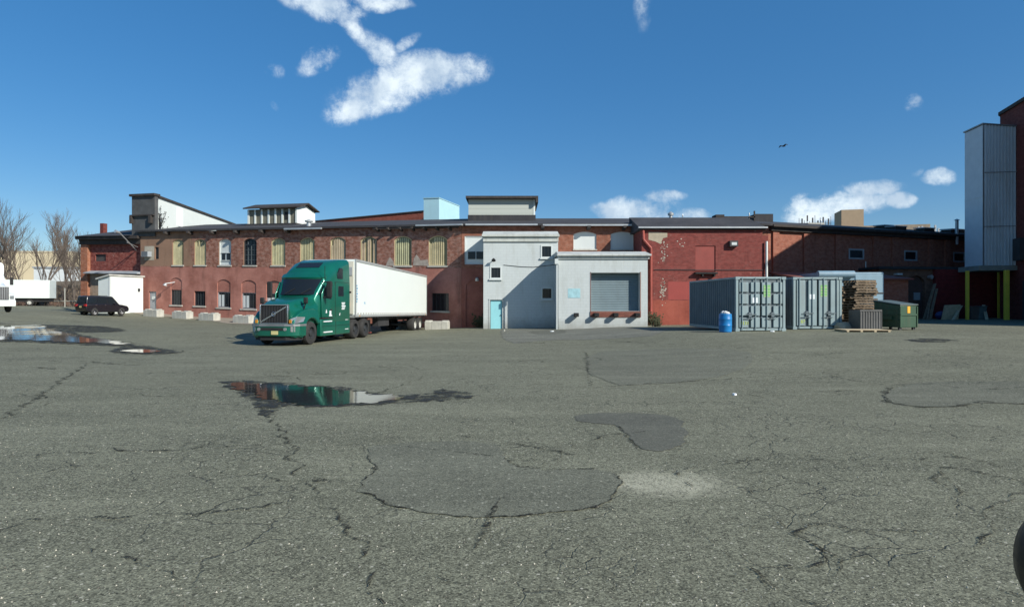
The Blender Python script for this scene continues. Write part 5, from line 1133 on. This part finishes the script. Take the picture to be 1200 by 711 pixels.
# ------------------------------------------------------------------ shipping containers
M_CONT = paint('grey_container_paint', (.25, .33, .34), .55, .1, var=.14, scale=1.3, streak=.3, dirt=(.18, .14, .11))
M_CONT_SHADED = paint('shade_toned_container_paint', (.115, .15, .165), .6, .1, var=.2, streak=.3)  # container grey darkened, painting in the shadow between the raised door panels
M_STICK = NT('green_sticker'); _o = M_STICK.uv(); _w = M_STICK.n('TexWave', bands_direction='Y'); _w.inputs['Scale'].default_value = 2.2; _w.inputs['Distortion'].default_value = 3; M_STICK.l(_o, _w.inputs['Vector'])
M_STICK.base(M_STICK.mix(M_STICK.ramp(_w.outputs[1], .5, .7), (.16, .42, .12), (.32, .42, .22))); M_STICK = M_STICK.m
M_YGREEN = paint('yellow_green_stencil', (.5, .62, .08), .6)
def container(loc, rot, label, kind):
    c = thing('shipping_container', label, 'shipping container', loc, rot, 'grey shipping containers'); W2, H, Ln = 1.22, 2.59, 6.06
    def f(m):   # corrugated side walls, roof and back
        for s in (-1, 1):
            n = 22; pts = []
            for i in range(n):
                y = .15+(Ln-.3)*i/n; d = (Ln-.3)/n
                pts += [(s*(W2-.02), y), (s*(W2-.02), y+d*.35), (s*(W2-.06), y+d*.5), (s*(W2-.06), y+d*.85)]
            pts += [(s*(W2-.02), Ln-.15)]; pts += [(s*(W2-.1), Ln-.15), (s*(W2-.1), .15)]
            m.prism(pts, .16, H-.1, 'z')
        m.box(-W2+.1, W2-.1, .1, Ln-.05, H-.06, H-.03); m.box(-W2+.1, W2-.1, Ln-.08, Ln-.04, .16, H-.1); m.box(-W2+.1, W2-.1, .1, Ln-.1, .14, .2)
    one('shell', M_CONT_SHADED if kind == 1 else M_CONT_SHADED, f, c)
    def f(m):
        for s in (-1, 1):
            x0, x1 = sorted((s*(W2-.12), s*W2))
            m.box(x0, x1, 0, .12, .02, H); m.box(x0, x1, Ln-.12, Ln, .02, H)
            m.box(x0, x1, .12, Ln-.12, .02, .158); m.box(x0, x1, .12, Ln-.12, H-.097, H-.005)
        m.box(-W2+.12, W2-.12, 0, .1, .03, .14); m.box(-W2+.12, W2-.12, 0, .1, H-.1, H)
    one('frame', M_CONT, f, c, bevel=.01)
    one('corner_castings', M_CONT, lambda m: [m.box(s*(W2-.08)-.1, s*(W2-.08)+.1, -.02, .14, z, z+.13) for s in (-1, 1) for z in (0, H-.125)], c)
    for s in (-1, 1):
        x0, x1 = sorted((s*.03, s*(W2-.14)))
        d_ = one('door', M_CONT_SHADED, lambda m: m.box(x0, x1, .06, .09, .16, H-.12), c)
        def f(m):
            w = x1-x0
            if kind == 1:
                for j in range(4):
                    z0 = .18+j*(H-.34)/4; z1 = z0+(H-.34)/4-.1
                    for (a, b) in ((.02, .44), (.56, .98)): m.box(x0+w*a, x0+w*b, -.015, .06, z0, z1)
            else:
                for (a, b) in ((.02, .42), (.58, .98)): m.box(x0+w*a, x0+w*b, -.02, .06, .18, H-.15)
        one('raised_panels', M_CONT, f, d_, bevel=.012)
        for t in (.24, .86) if s > 0 else (.14, .76):
            lr = one('lock_rod', M_CONT, lambda m: m.cyl((x0+(x1-x0)*t, -.05, .06), (x0+(x1-x0)*t, -.05, H-.04), .024, seg=8), d_)
        one('handle', M_CONT_SHADED, lambda m: (m.box(x0+.3, x0+.85, -.09, -.075, .78, .82), m.box(x0+.45, x0+.6, -.09, -.02, .68, .9), m.box(x0+.2, x0+.7, -.08, -.06, .58, .615)), d_)
        if s > 0: one('green_sticker', M_STICK, lambda m: m.box(x0+.1, x0+.43, -.026, -.021, 1.62, 2.2), d_)
        if s < 0: one('placard', M_DECAL, lambda m: m.box(x0+.66, x0+.92, -.026, -.021, 1.35 if kind == 1 else 1.5, 1.6 if kind == 1 else 1.74), d_)
        if s < 0: text('stencil_number', '1131' if kind == 1 else '187', M_YGREEN, .22, d_, (x0+.27, -.026, .38), (R(90), 0, 0))
    return c
container(on(11.87, 28.5), R(4), 'grey steel container with gridded doors beside the blue barrel', 1)
container(on(15.2, 29.7), R(1), 'grey steel container with vertical ribbed doors beside the wooden pallets', 2)
# barrel
bl = thing('barrel', 'bright blue plastic barrel stuffed with white bags beside the container', 'barrel', on(q(850, 27.8), 27.8))
one('drum', paint('blue_plastic', (.01, .19, .48), .4, var=.08), lambda m: m.lathe_z([(0, .001), (0, .25), (.03, .28), (.3, .29), (.32, .3), (.34, .29), (.6, .29), (.62, .3), (.64, .29), (.84, .28), (.86, .25), (.8, .24)], (0, 0, 0), 24), bl, smooth=True)
def f(m):
    random.seed(3)
    for i in range(7):
        a = i*1.1; r = .1; m.lathe_z([(-.1, .001), (-.06, .1), (.02, .13), (.09, .08), (.12, .001)], (r*cos(a), r*sin(a), .82+random.uniform(0, .1)), 8)
one('bags', paint('white_plastic_bag', (.7, .7, .68), .4), f, bl, smooth=True)
random.seed(11)
for k, (px, py, w, h, mt, lb) in enumerate([(861, 386.5, .3, .16, M_WOOD, 'brown cardboard scrap between the blue barrel and the container'), (865, 388, .18, .1, M_WOODL, 'pale scrap of board at the container corner'), (860.5, 462.5, .12, .012, M_DECAL, 'small white paper scrap lying alone on the open asphalt'),
        (647, 388.6, .3, .04, M_DECAL, 'white litter on the ground before the white stair block'), (591, 388, .14, .1, M_CONC, 'small stone by the turquoise door'), (905, 388.5, .25, .03, M_DECAL, 'flat white litter in front of the gridded container')]):
    g_ = GP(px, py)
    def f(m):
        n = 7; m.add([((w/2)*random.uniform(.6, 1.1)*cos(2*pi*i/n), (w/2)*random.uniform(.6, 1.1)*sin(2*pi*i/n), -.02) for i in range(n)]+[((w/2)*random.uniform(.5, .9)*cos(2*pi*i/n), (w/2)*random.uniform(.5, .9)*sin(2*pi*i/n), h*random.uniform(.6, 1)) for i in range(n)],
                     [tuple(range(n, 2*n))]+[(i, (i+1) % n, n+(i+1) % n, n+i) for i in range(n)])
    tag(one('litter', mt, f, loc=on(g_.x, g_.y, .02)), lb, 'litter', 'litter on the yard')

# ------------------------------------------------------------------ pallets
def pallet_mb(m, nb=7):
    for i in range(nb): x = -.6+1.2*(i+.5)/nb; m.box(x-.055, x+.055, -.5, .5, .115, .135)
    for y in (-.48, -.02, .44): m.box(-.6, .6, y, y+.04, .025, .113)
    for i in (0, 3, 6): x = -.6+1.2*(i+.5)/7; m.box(x-.05, x+.05, -.5, .5, 0, .023)
pm = one('pallet', M_WOOD, pallet_mb); used = False
ORD = ['first', 'second', 'third', 'fourth', 'fifth', 'sixth', 'seventh', 'eighth', 'ninth', 'tenth', 'eleventh', 'twelfth', 'thirteenth', 'fourteenth', 'fifteenth', 'sixteenth', 'seventeenth', 'eighteenth']
def stack(px, D, n, where, rot):
    global used
    x = q(px, D); z = gz(x, D)
    for k in range(n):
        o = pm if not used else pm.copy()
        if used: COL.objects.link(o)
        used = True
        o.location = (x+random.uniform(-.09, .09), D+random.uniform(-.1, .1), z+.01+k*.1385); o.rotation_euler = (0, 0, rot+random.uniform(-.12, .12))
        tag(o, f'wooden pallet, {ORD[k]} from the ground in {where}', 'pallet', 'stacked wooden pallets')
stack(1007, 31.5, 18, 'the tall stack left of the dumpster', R(4)); stack(990, 33.4, 16, 'the darker stack right beside the container', R(8))
def f(m): m.box(-1.0, 1.0, -.6, .6, .07, .095); [m.box(x-.05, x+.05, -.6, .6, 0, .067) for x in (-.9, -.3, .3, .9)]
o = one('flat_board', M_WOODL, f, loc=on(q(1010, 27.6), 27.6), rotz=R(-4)); tag(o, 'pale plywood board lying on battens in front of the pallet stacks', 'board')
o = one('wire_crate', paint('grey_crate', (.11, .11, .105), .7, var=.3, streak=.4), lambda m: (m.box(-.55, .5, -.45, .45, .04, .95), [m.box(-.55+i*.13, -.52+i*.13, -.475, -.453, .04, .97) for i in range(9)], m.box(-.57, .52, -.48, -.476, .9, .98)), loc=on(q(1014, 29.2), 29.2), rotz=R(3)); tag(o, 'grey ribbed crate standing against the pallets beside the dumpster', 'crate')
o = one('sack', paint('tan_sack', (.42, .36, .26), .8), lambda m: m.loft([[(x, y, z) for (x, z) in ((-.4*s, 0), (.4*s, 0), (.42*s, .2*s), (.2*s, .36*s), (-.25*s, .34*s), (-.42*s, .18*s))] for y, s in ((-.3, .5), (-.15, 1), (.15, 1), (.3, .5))]), loc=on(q(988, 29.6), 29.6), rotz=.3, smooth=True, bevel=.03); tag(o, 'tan sack lying on the ground between the ribbed container and crate', 'sack')

# dumpster
dm = thing('dumpster', 'green steel dumpster with sloping lid and orange sticker', 'dumpster', on(q(1049, 29.6), 29.6), R(17))
dm.scale = (.72, .72, 1.02)
M_DG = paint('green_dumpster_paint', (.035, .085, .048), .5, .1, var=.2, scale=1.5, streak=.45, dirt=(.10, .08, .05))
# local: front end face toward -y, long side toward -x
one('bin', M_DG, lambda m: m.prism([(-1.0, .12), (1.0, .12), (1.0, 1.35), (-1.0, 1.15)], -.75, .75, 'x'), dm, bevel=.02)
for v in []: pass
one('lid', paint('lid_black_green', (.10, .13, .12), .5, var=.2), lambda m: m.prism([(-1.06, 1.17), (1.05, 1.37), (1.05, 1.43), (-1.06, 1.22)], -.8, .8, 'x'), dm, bevel=.015)
one('ribs', M_DG, lambda m: ([m.box(-.79, -.753, -.9, .9, z, z+.07) for z in (.45, .7, .95)], m.box(-.77, .77, -1.05, -1.003, .68, .76), m.box(-.77, -.69, -1.05, -1.003, .12, 1.12), m.box(.69, .77, -1.05, -1.003, .12, 1.12)), dm)
one('fork_pocket', M_DG, lambda m: m.box(-.9, -.793, -.5, .5, .5, .66), dm)
one('sticker', paint('orange_sticker', (.75, .38, .03), .5), lambda m: m.box(-.12, .12, -1.02, -1.003, .8, 1.12), dm)
for x in (-.6, .6):
    for y in (-.85, .85): one('foot', M_DKSTEEL, lambda m: m.box(x-.1, x+.1, y-.06, y+.06, -.05, .117), dm)

# pale blue cargo box behind the pallets
bc = thing('cargo_trailer', 'pale blue cargo trailer standing behind the wooden pallets', 'trailer', on(q(1004, 39), 39), R(-2))
M_PBL = paint('pale_blue_paint', (.20, .31, .38), .5, var=.12, streak=.25)
one('box_body', M_PBL, lambda m: m.box(-2.2, 1.75, 0, 5, .8, 3.3), bc, bevel=.05)
one('roof_roll', M_PBL, lambda m: m.cyl((-2.6, -.2, 3.15), (-.3, -.2, 3.15), .24, seg=16), bc, smooth=True)
one('door', paint('pale_blue_door', (.24, .36, .43), .5, var=.1), lambda m: (m.box(-.1, 1.65, -.04, -.003, .9, 3.15)), bc, bevel=.01)
one('stripe', M_DKSTEEL, lambda m: m.box(-.1, 1.7, -.07, -.043, 1.9, 1.98), bc)
for s in (-1, 1): wheel(bc, -.2+s*1.6, 2.5, .4, .3, M_RIMW, s)
# low red lean-to roof behind the containers
lt = thing('lean_to', 'low lean-to with rusty red roof behind the grey containers', 'shed', (22.5, 41, .4), R(8))
one('wall', M_BRICK_R, lambda m: m.box(-2.6, 5.5, .3, 3.5, -.5, 3.1), lt)
one('roof', paint('rusty_red_roof', (.22, .07, .05), .8, var=.25), lambda m: m.prism([(0, 3.103), (4.2, 3.7), (4.2, 3.8), (0, 3.2)], -2.8, 5.7, 'x'), lt)

# leaning planks, boards, bins
def plank(px0, py0, px1, py1, D0, D1, label, w=.16, mt=None):
    a = P(px0, py0, D0); a.z = gz(a.x, a.y); b = P(px1, py1, D1); o = one('plank', mt or M_WOOD, lambda m: (lambda d, s: m.add([p+s*k*w/2+Vector((0, t, 0)) for p in (Vector((0,0,0)), b-a) for k in (-1, 1) for t in (0, .05)], [(0, 1, 3, 2), (4, 6, 7, 5), (0, 2, 6, 4), (1, 5, 7, 3), (0, 4, 5, 1), (2, 3, 7, 6)]))((b-a).normalized(), Vector((1, 0, 0))), loc=tuple(a))
    tag(o, label, 'plank', 'planks leaning in the shaded corner')
plank(1083, 372, 1096, 332, 45.8, 47.2, 'long grey plank leaning in the corner, left of the pair by the arched doorway', .22)
plank(1090, 372, 1098, 338, 45.6, 47.1, 'shorter grey plank leaning in the corner, right of the pair', .2)
plank(1087, 372, 1091, 345, 45.4, 47.2, 'narrow plank leaning between the two long grey planks', .12)
plank(1117, 375, 1127, 358, 44.6, 46.0, 'short plank leaning over the wooden boards near the left yellow post', .2, M_WOODL)
plank(1157, 375, 1153, 357, 44.6, 46.4, 'tan board propped upright beside the grey bins', .22, M_WOODL)
bx = q(1113, 45.6)
o = one('board_pile', M_WOODL, lambda m: [m.prism([(-.7+i*.1, 0), (.5+i*.1, 0), (.7+i*.1, 1.15), (-.45+i*.1, 1.1)], -.1+i*.09, -.04+i*.09, 'y') for i in range(3)], loc=on(bx, 45.6)); tag(o, 'wooden sheets leaning on the maroon wall left of the yellow post', 'boards')
for (px, lb, mt, w) in ((1139.5, 'brown bin standing beside the left yellow post', paint('brown_bin', (.12, .1, .09), .7), .34), (1147.5, 'grey green bin next to the brown bin', paint('grey_bin', (.13, .18, .18), .6), .34)):
    x = q(px, 45.9); b_ = thing('waste_bin', lb, 'bin', on(x, 45.9), 0, 'bins under the tower')
    one('body', mt, lambda m: m.loft([[(-.27, -.27, 0), (.27, -.27, 0), (.27, .27, 0), (-.27, .27, 0)], [(-w, -w, .95), (w, -w, .95), (w, w, .95), (-w, w, .95)]]), b_, bevel=.03)
    one('lid', mt, lambda m: m.box(-w-.03, w+.03, -w-.03, w+.03, .953, 1.02), b_, bevel=.02)
o = one('blue_tarp_bundle', paint('dark_blue_tarp', (.02, .025, .12), .5), lambda m: m.loft([[(.5*s*cos(a), y, .3+.35*s*sin(a)) for a in [k*pi/4 for k in range(8)]] for y, s in ((-.3, .5), (0, 1), (.3, .6))]), loc=on(q(1103, 46), 46), smooth=True); tag(o, 'dark blue tarp bundle on the ground between the leaning planks and boards', 'tarp')

# ------------------------------------------------------------------ low wall, far buildings, hill and trees at the left
lw0 = P(50, 360, 80.5); lw1 = P(104, 360, 79)
dlt = Vector((lw1.x-lw0.x, lw1.y-lw0.y)); ext = 22
lwt = thing('low_wall', 'low brown brick boundary wall with concrete coping behind the black SUV', 'wall', (lw1.x, lw1.y, 1.1), math.atan2(-dlt.y, -dlt.x))
one('wall', brick('boundary_brick', (.33, .20, .14), (.26, .15, .11), (.3, .25, .2)), lambda m: m.box(0, dlt.length+ext, -.15, .15, -.6, 1.0), lwt)
one('coping', M_CONC, lambda m: m.box(0, dlt.length+ext, -.2, .2, 1.003, 1.12), lwt)
sp_ = P(76, 360, 74)
pst = thing('marker_post', 'thin pale post standing by the low brick wall', 'post', on(sp_.x, sp_.y)); one('pole', M_CONC, lambda m: m.cyl((0, 0, -.2), (0, 0, 2.3), .05), pst); one('cap', M_CONC, lambda m: m.cyl((0, 0, 2.3), (0, 0, 2.36), .07), pst)
# hill
def hz(x, y):
    t = max(0, min(1, (y+ .25*x - 68)/26)); u_ = max(0, min(1, (-x-38)/14))
    return 1.2+5.2*(t*t*(3-2*t))*u_+.5*noise.noise(Vector((x*.15, y*.15, 0)))*t*u_
hb = MB(); hb.keep = True; HXs = [-170+i*3 for i in range(48)]; HYs = [66+j*3 for j in range(40)]
hb.v = [Vector((x, y, hz(x, y)-.35)) for y in HYs for x in HXs]; n_ = len(HXs)
hb.f = [(j*n_+i, j*n_+i+1, (j+1)*n_+i+1, (j+1)*n_+i) for j in range(len(HYs)-1) for i in range(n_-1)]; hb.mi = [0]*len(hb.f)
hg = NT('brown_leaf_litter'); _p = hg.pos(); hg.base(hg.mix(hg.ramp(hg.noise(_p, 1.2, 6, .7), .35, .65), (.10, .075, .045), (.22, .17, .11))); hg.rough(.95); hg.bump(hg.noise(_p, 4, 5, .7), .6, .2)
tag(hb.build('hill', hg.m, smooth=True), kind='structure')
fb0 = P(-30, 300, 135); fbx = thing('warehouse', 'large tan warehouse beyond the bare trees on the left', 'building', (-104, 138, 3), R(6))
M_TANW = paint('tan_warehouse_wall', (.62, .53, .35), .85, var=.08, scale=.2)
_, zt1 = 0, qz(291, 136)
one('wall', M_TANW, lambda m: m.box(-32, 4.5, -4, 22, -2, 10.2), fbx)
one('parapet', paint('tan_coping', (.55, .48, .34), .85), lambda m: m.box(-32.1, 4.6, -4.1, 22, 10.203, 10.6), fbx)
for x in (-10.5, -14): one('window', M_DARKFR, lambda m: m.box(x-.9, x+.9, -4.05, -4.003, 5.2, 7.0), fbx)
fw = P(68, 327, 118)
wb = thing('low_building', 'low white building between the bare trees and the tan warehouse', 'building', (fw.x, fw.y, 4), R(5))
one('wall', paint('offwhite_wall', (.62, .66, .66), .8, var=.06), lambda m: m.box(-4.5, 4, 0, 8, -2, 4.8), wb)
one('roof', M_GREYFR, lambda m: m.box(-4.7, 4.2, -.2, 8.2, 4.803, 5.1), wb)
# far tan block and antennas beyond the right roof
ft = P(995, 262, 95); fb = thing('stair_tower', 'far tan rooftop block rising above the right part of the roof', 'building', (ft.x, ft.y, 8), R(-14))
one('block', M_TAN, lambda m: m.box(-1.1, 2.1, 0, 4, -8, 8.75), fb)
one('long_parapet', paint('tan_parapet', (.34, .27, .19), .85), lambda m: m.box(2.103, 11.8, 1.2, 5, -8, 6.25), fb)
ap = P(957, 262, 90)
at2 = thing('rooftop_antennas', 'cluster of cell antennas on the skyline left of the tan block', 'antennas', (ap.x, ap.y, 8))
one('plinth', M_CONC, lambda m: m.box(-1.3, 1.2, 0, 2, -8, 6.0), at2)
def f(m):
    random.seed(9)
    for i in range(13):
        x = -2.4+i*.4; h = random.uniform(6.3, 7.3); m.cyl((x, .5, 4.5), (x, .5, h), .035, seg=5); 
        if i % 2: m.box(x-.09, x+.09, .35, .45, h-.9, h)
    m.box(-2.5, 2.5, .48, .55, 5.95, 6.02)
one('masts', M_DKSTEEL, f, at2)
ap2 = P(1091, 266, 90); at3 = thing('rooftop_antennas', 'smaller cell antenna cluster on the skyline beside the flue', 'antennas', (ap2.x, ap2.y, 8))
def f(m):
    random.seed(19)
    for i in range(7):
        x = -1.6+i*.5; h = random.uniform(5.0, 5.7); m.cyl((x, .5, 3), (x, .5, h), .05, seg=5); m.box(x-.13, x+.13, .3, .42, h-1.0, h)
one('masts', M_GREYFR, f, at3); one('plinth', M_CONC, lambda m: m.box(-1.5, 1.5, .6, 2, -8, 4.2), at3)

# bare trees
M_BARK = paint('grey_brown_bark', (.13, .105, .085), .9, var=.3, scale=3); M_TWIG = paint('twig_bark', (.125, .098, .078), .9, var=.3); M_TWIGP = paint('pale_twig_bark', (.34, .28, .24), .9, var=.2)
def tree_mesh(seed, H, spread=.55, depth=5, pale=False):
    random.seed(seed); tr, cr_ = MB(), MB()
    def limb(mb, a, b, r0, r1, seg): mb.cyl(a, b, r0, r1, seg, cap=False)
    def grow(p, d, ln, r, lev):
        n = 3; pts = [p]
        for i in range(n):
            d = (d+Vector((random.uniform(-1, 1), random.uniform(-1, 1), random.uniform(-.3, .6)))*.13).normalized(); pts.append(pts[-1]+d*ln/n)
        for i in range(n): limb(tr if lev < 2 else cr_, pts[i], pts[i+1], r*(1-.3*i/n), r*(1-.3*(i+1)/n), 6 if lev < 2 else (4 if lev < 4 else 3))
        if lev >= depth: return
        k = 3 if lev > 0 else 4
        for i in range(k):
            t = random.uniform(.35, 1) if i else 1; q_ = pts[min(int(t*n), n-1)].lerp(pts[min(int(t*n)+1, n)], (t*n) % 1 if t < 1 else 1)
            nd = (d*(1 if i else 1.6)+Vector((random.uniform(-1, 1), random.uniform(-1, 1), random.uniform(-.1, .7)))*spread*1.2).normalized()
            grow(q_, nd, ln*random.uniform(.62, .82), r*random.uniform(.45, .6) if i else r*.68, lev+1)
    grow(Vector((0, 0, -.5)), Vector((0, 0, 1)), H*.3, H*.014, 0)
    return tr, cr_
protos = []
for (sd_, H, spd) in ((1, 13, .5), (2, 12, .65), (3, 14, .45), (4, 11, .7)):
    root = thing('bare_tree', 'x', 'tree'); a, b = tree_mesh(sd_, H, spd, 6 if sd_ in (1, 3) else 5)
    a.build('trunk', M_BARK, root, smooth=True); b.build('branches', M_TWIG, root); protos.append([root, False, H])
TREES = [(-6, 74, 1.15, 0, 'bare tree leaning in at the left edge above the white trailer'), (14, 78, 1.05, 2, 'tall bare tree above the front of the box truck'), (28, 92, 1.0, 1, 'bare tree rising above the middle of the white box truck'), 
 (50, 80, .95, 0, 'bare tree rising just right of the box truck, forked low'), (71, 82, .75, 1, 'bare tree behind the thin pale post'),  (88, 90, .95, 0, 'bare tree between the thin pale post and the small brick building'), (95, 76, .75, 2, 'bare tree tight against the left corner of the small brick building'),
 (4, 98, 1.1, 3, 'spreading bare tree far behind the tree at the left edge'), (78, 104, 1.0, 2, 'thin bare tree standing far back just right of the thin pale post'), (108, 100, 1.15, 1, 'pale bare tree crown showing over the small brick building roof left of its chimney'), (122, 104, 1.2, 3, 'pale bare tree crown behind the brick chimney'), (136, 108, 1.1, 0, 'pale bare tree crown over the roof right of the chimney'), (-25, 85, 1.1, 1, 'bare tree beyond the left edge with only outer twigs in view')]
for i, (px, D, sc, k, lb) in enumerate(TREES):
    pr = protos[k]
    o = pr[0] if not pr[1] else copy_tree(pr[0])
    pr[1] = True; x = q(px, D); o.location = (x, D, hz(x, D)-.4 if px < 105 else 1.0); o.rotation_euler = (0, 0, i*1.7); o.scale = (sc, sc, sc*1.12)
    tag(o, lb or 'slender bare tree in the thicket on the brown slope behind the low wall', 'tree', 'bare trees on the left slope')
# brush on the slope
def f(m):
    random.seed(21)
    for i in range(1900):
        px = random.uniform(-30, 104); D = random.uniform(75, 104); x = q(px, D)
        z = hz(x, D)-.35; h = random.uniform(.4, 1.5)
        for j in range(3):
            t = Vector((random.uniform(-.6, .6), random.uniform(-.6, .6), h*random.uniform(.6, 1)))
            m.cyl((x, D, z), Vector((x, D, z))+t, .03, .008, 3, cap=False)
o = one('brush', M_TWIG, f); tag(o, 'tangle of dry brush on the brown slope', 'brush', kind='stuff')
def f(m):
    random.seed(22)
    for i in range(5000):
        px = random.uniform(-30, 104); D = random.uniform(76, 104); x = q(px, D); z = hz(x, D)-.3+abs(random.gauss(0, .7)); a = random.uniform(0, 6.3); r = random.uniform(.03, .08)
        m.add([(x+r*cos(a), D+r*sin(a), z), (x-r*sin(a), D+r*cos(a), z+r), (x-r*cos(a), D-r*sin(a), z+.02), (x+r*sin(a), D-r*cos(a), z-r)], [(0, 1, 2, 3)])
o = one('dry_leaves', paint('dry_leaf', (.26, .19, .11), .9, var=.4), f); tag(o, 'dry brown leaves caught in the brush', 'leaves', kind='stuff')

# weeds at wall bases
def weed(x, y, s, label):
    def f(m):
        random.seed(int(x*100))
        for i in range(60):
            a = random.uniform(0, 6.28); r = random.uniform(0, .35)*s; b = Vector((r*cos(a), r*sin(a)*.5, -.03)); t = b+Vector((random.uniform(-.25, .25), random.uniform(-.2, .1), random.uniform(.2, .7)))*s
            d_ = Vector((cos(a), sin(a), 0))*.02; m.add([b-d_, b+d_, t], [(0, 1, 2)])
            for k in range(3):
                c = b.lerp(t, random.uniform(.4, 1)); e = .05*s; m.add([c, c+Vector((e, 0, e*.6)), c+Vector((0, .01, e*1.5)), c+Vector((-e, 0, e*.5))], [(0, 1, 2, 3)])
    o = one('weed_clump', paint('dry_weed', (.06, .065, .03), .9, var=.4), f, loc=on(x, y)); tag(o, label, 'weeds', 'weeds along the walls')
weed(q(767, 43.2), 43.2, 1.4, 'weed clump at the foot of the red annex beside the loading dock')
weed(q(563, 46), 46, 1.6, 'dark weeds in the shaded corner left of the white stair block')
weed(q(752, 44.9), 40.4, .8, 'small weeds at the right corner of the loading dock wall')

# climbing tangle on the monitor's corner
def f(m):
    random.seed(33)
    for i in range(90):
        c = Vector((random.gauss(0, .35), random.gauss(0, .1), random.gauss(0, .55))); e = .12; a = random.uniform(0, 6.3)
        m.add([c, c+Vector((e*cos(a), -.05, e*sin(a))), c+Vector((-e*sin(a), -.08, e*cos(a)))], [(0, 1, 2)])
        m.cyl((0, 0, -1.0), c, .012, .006, 3, cap=False)
vp = P(187.5, 256, 56.6); o = one('vine_tangle', M_BLACK, f, loc=tuple(vp)); tag(o, 'dark dead vine hanging at the corner of the grey roof tower', 'vine')

# bird
bd_ = P(918, 171.5, 55)
br = thing('bird', 'dark bird flying alone high over the right part of the roof', 'bird', tuple(bd_), .4)
M_BIRD = paint('dark_feathers', (.02, .02, .022), .8)
one('body', M_BIRD, lambda m: m.loft([[(x, r*cos(a), z+r*.8*sin(a)) for a in [k*pi/4 for k in range(8)]] for x, r, z in ((-.34, .01, 0), (-.2, .05, 0), (-.05, .075, 0), (.12, .06, .01), (.2, .035, .03), (.26, .035, .04), (.32, .006, .03))]), br, smooth=True)
for s in (-1, 1): one('wing', M_BIRD, lambda m: m.loft([[(.12, s*.04, .03), (-.1, s*.04, .02), (-.1, s*.04, .035), (.12, s*.04, .045)], [(.14, s*.28, .14), (-.08, s*.28, .13), (-.08, s*.28, .14), (.14, s*.28, .15)], [(.02, s*.5, -.02), (-.06, s*.5, -.03), (-.06, s*.5, -.02), (.02, s*.5, -.01)]]), br)
one('tail', M_BIRD, lambda m: m.loft([[(-.3, -.02, 0), (-.3, .02, 0), (-.3, .02, .01), (-.3, -.02, .01)], [(-.45, -.07, 0), (-.45, .07, 0), (-.45, .07, .01), (-.45, -.07, .01)]]), br)

# door mirror of the car the picture is taken from
mp = P(1249, 668, 1.15)
cm = thing('door_mirror', 'black rounded car door mirror cut off by the lower right edge', 'car mirror', tuple(mp))
one('housing', paint('black_gloss_plastic', (.006, .006, .007), .45, bump=0), lambda m: m.loft([[(.062*s*cos(a), y, .112*s*sin(a)) for a in [k*2*pi/24 for k in range(24)]] for y, s in ((-.04, .86), (-.02, .97), (0, 1), (.04, .93), (.07, .7), (.09, .3))]), cm, smooth=True)
one('glass', M_CHROME, lambda m: m.cyl((0, -.043, 0), (0, -.04, 0), .05, seg=24), cm)
one('arm', M_BLACK, lambda m: m.box(.04, .3, 0, .05, -.09, -.05), cm)

M_BL = M_BLACKGLASS
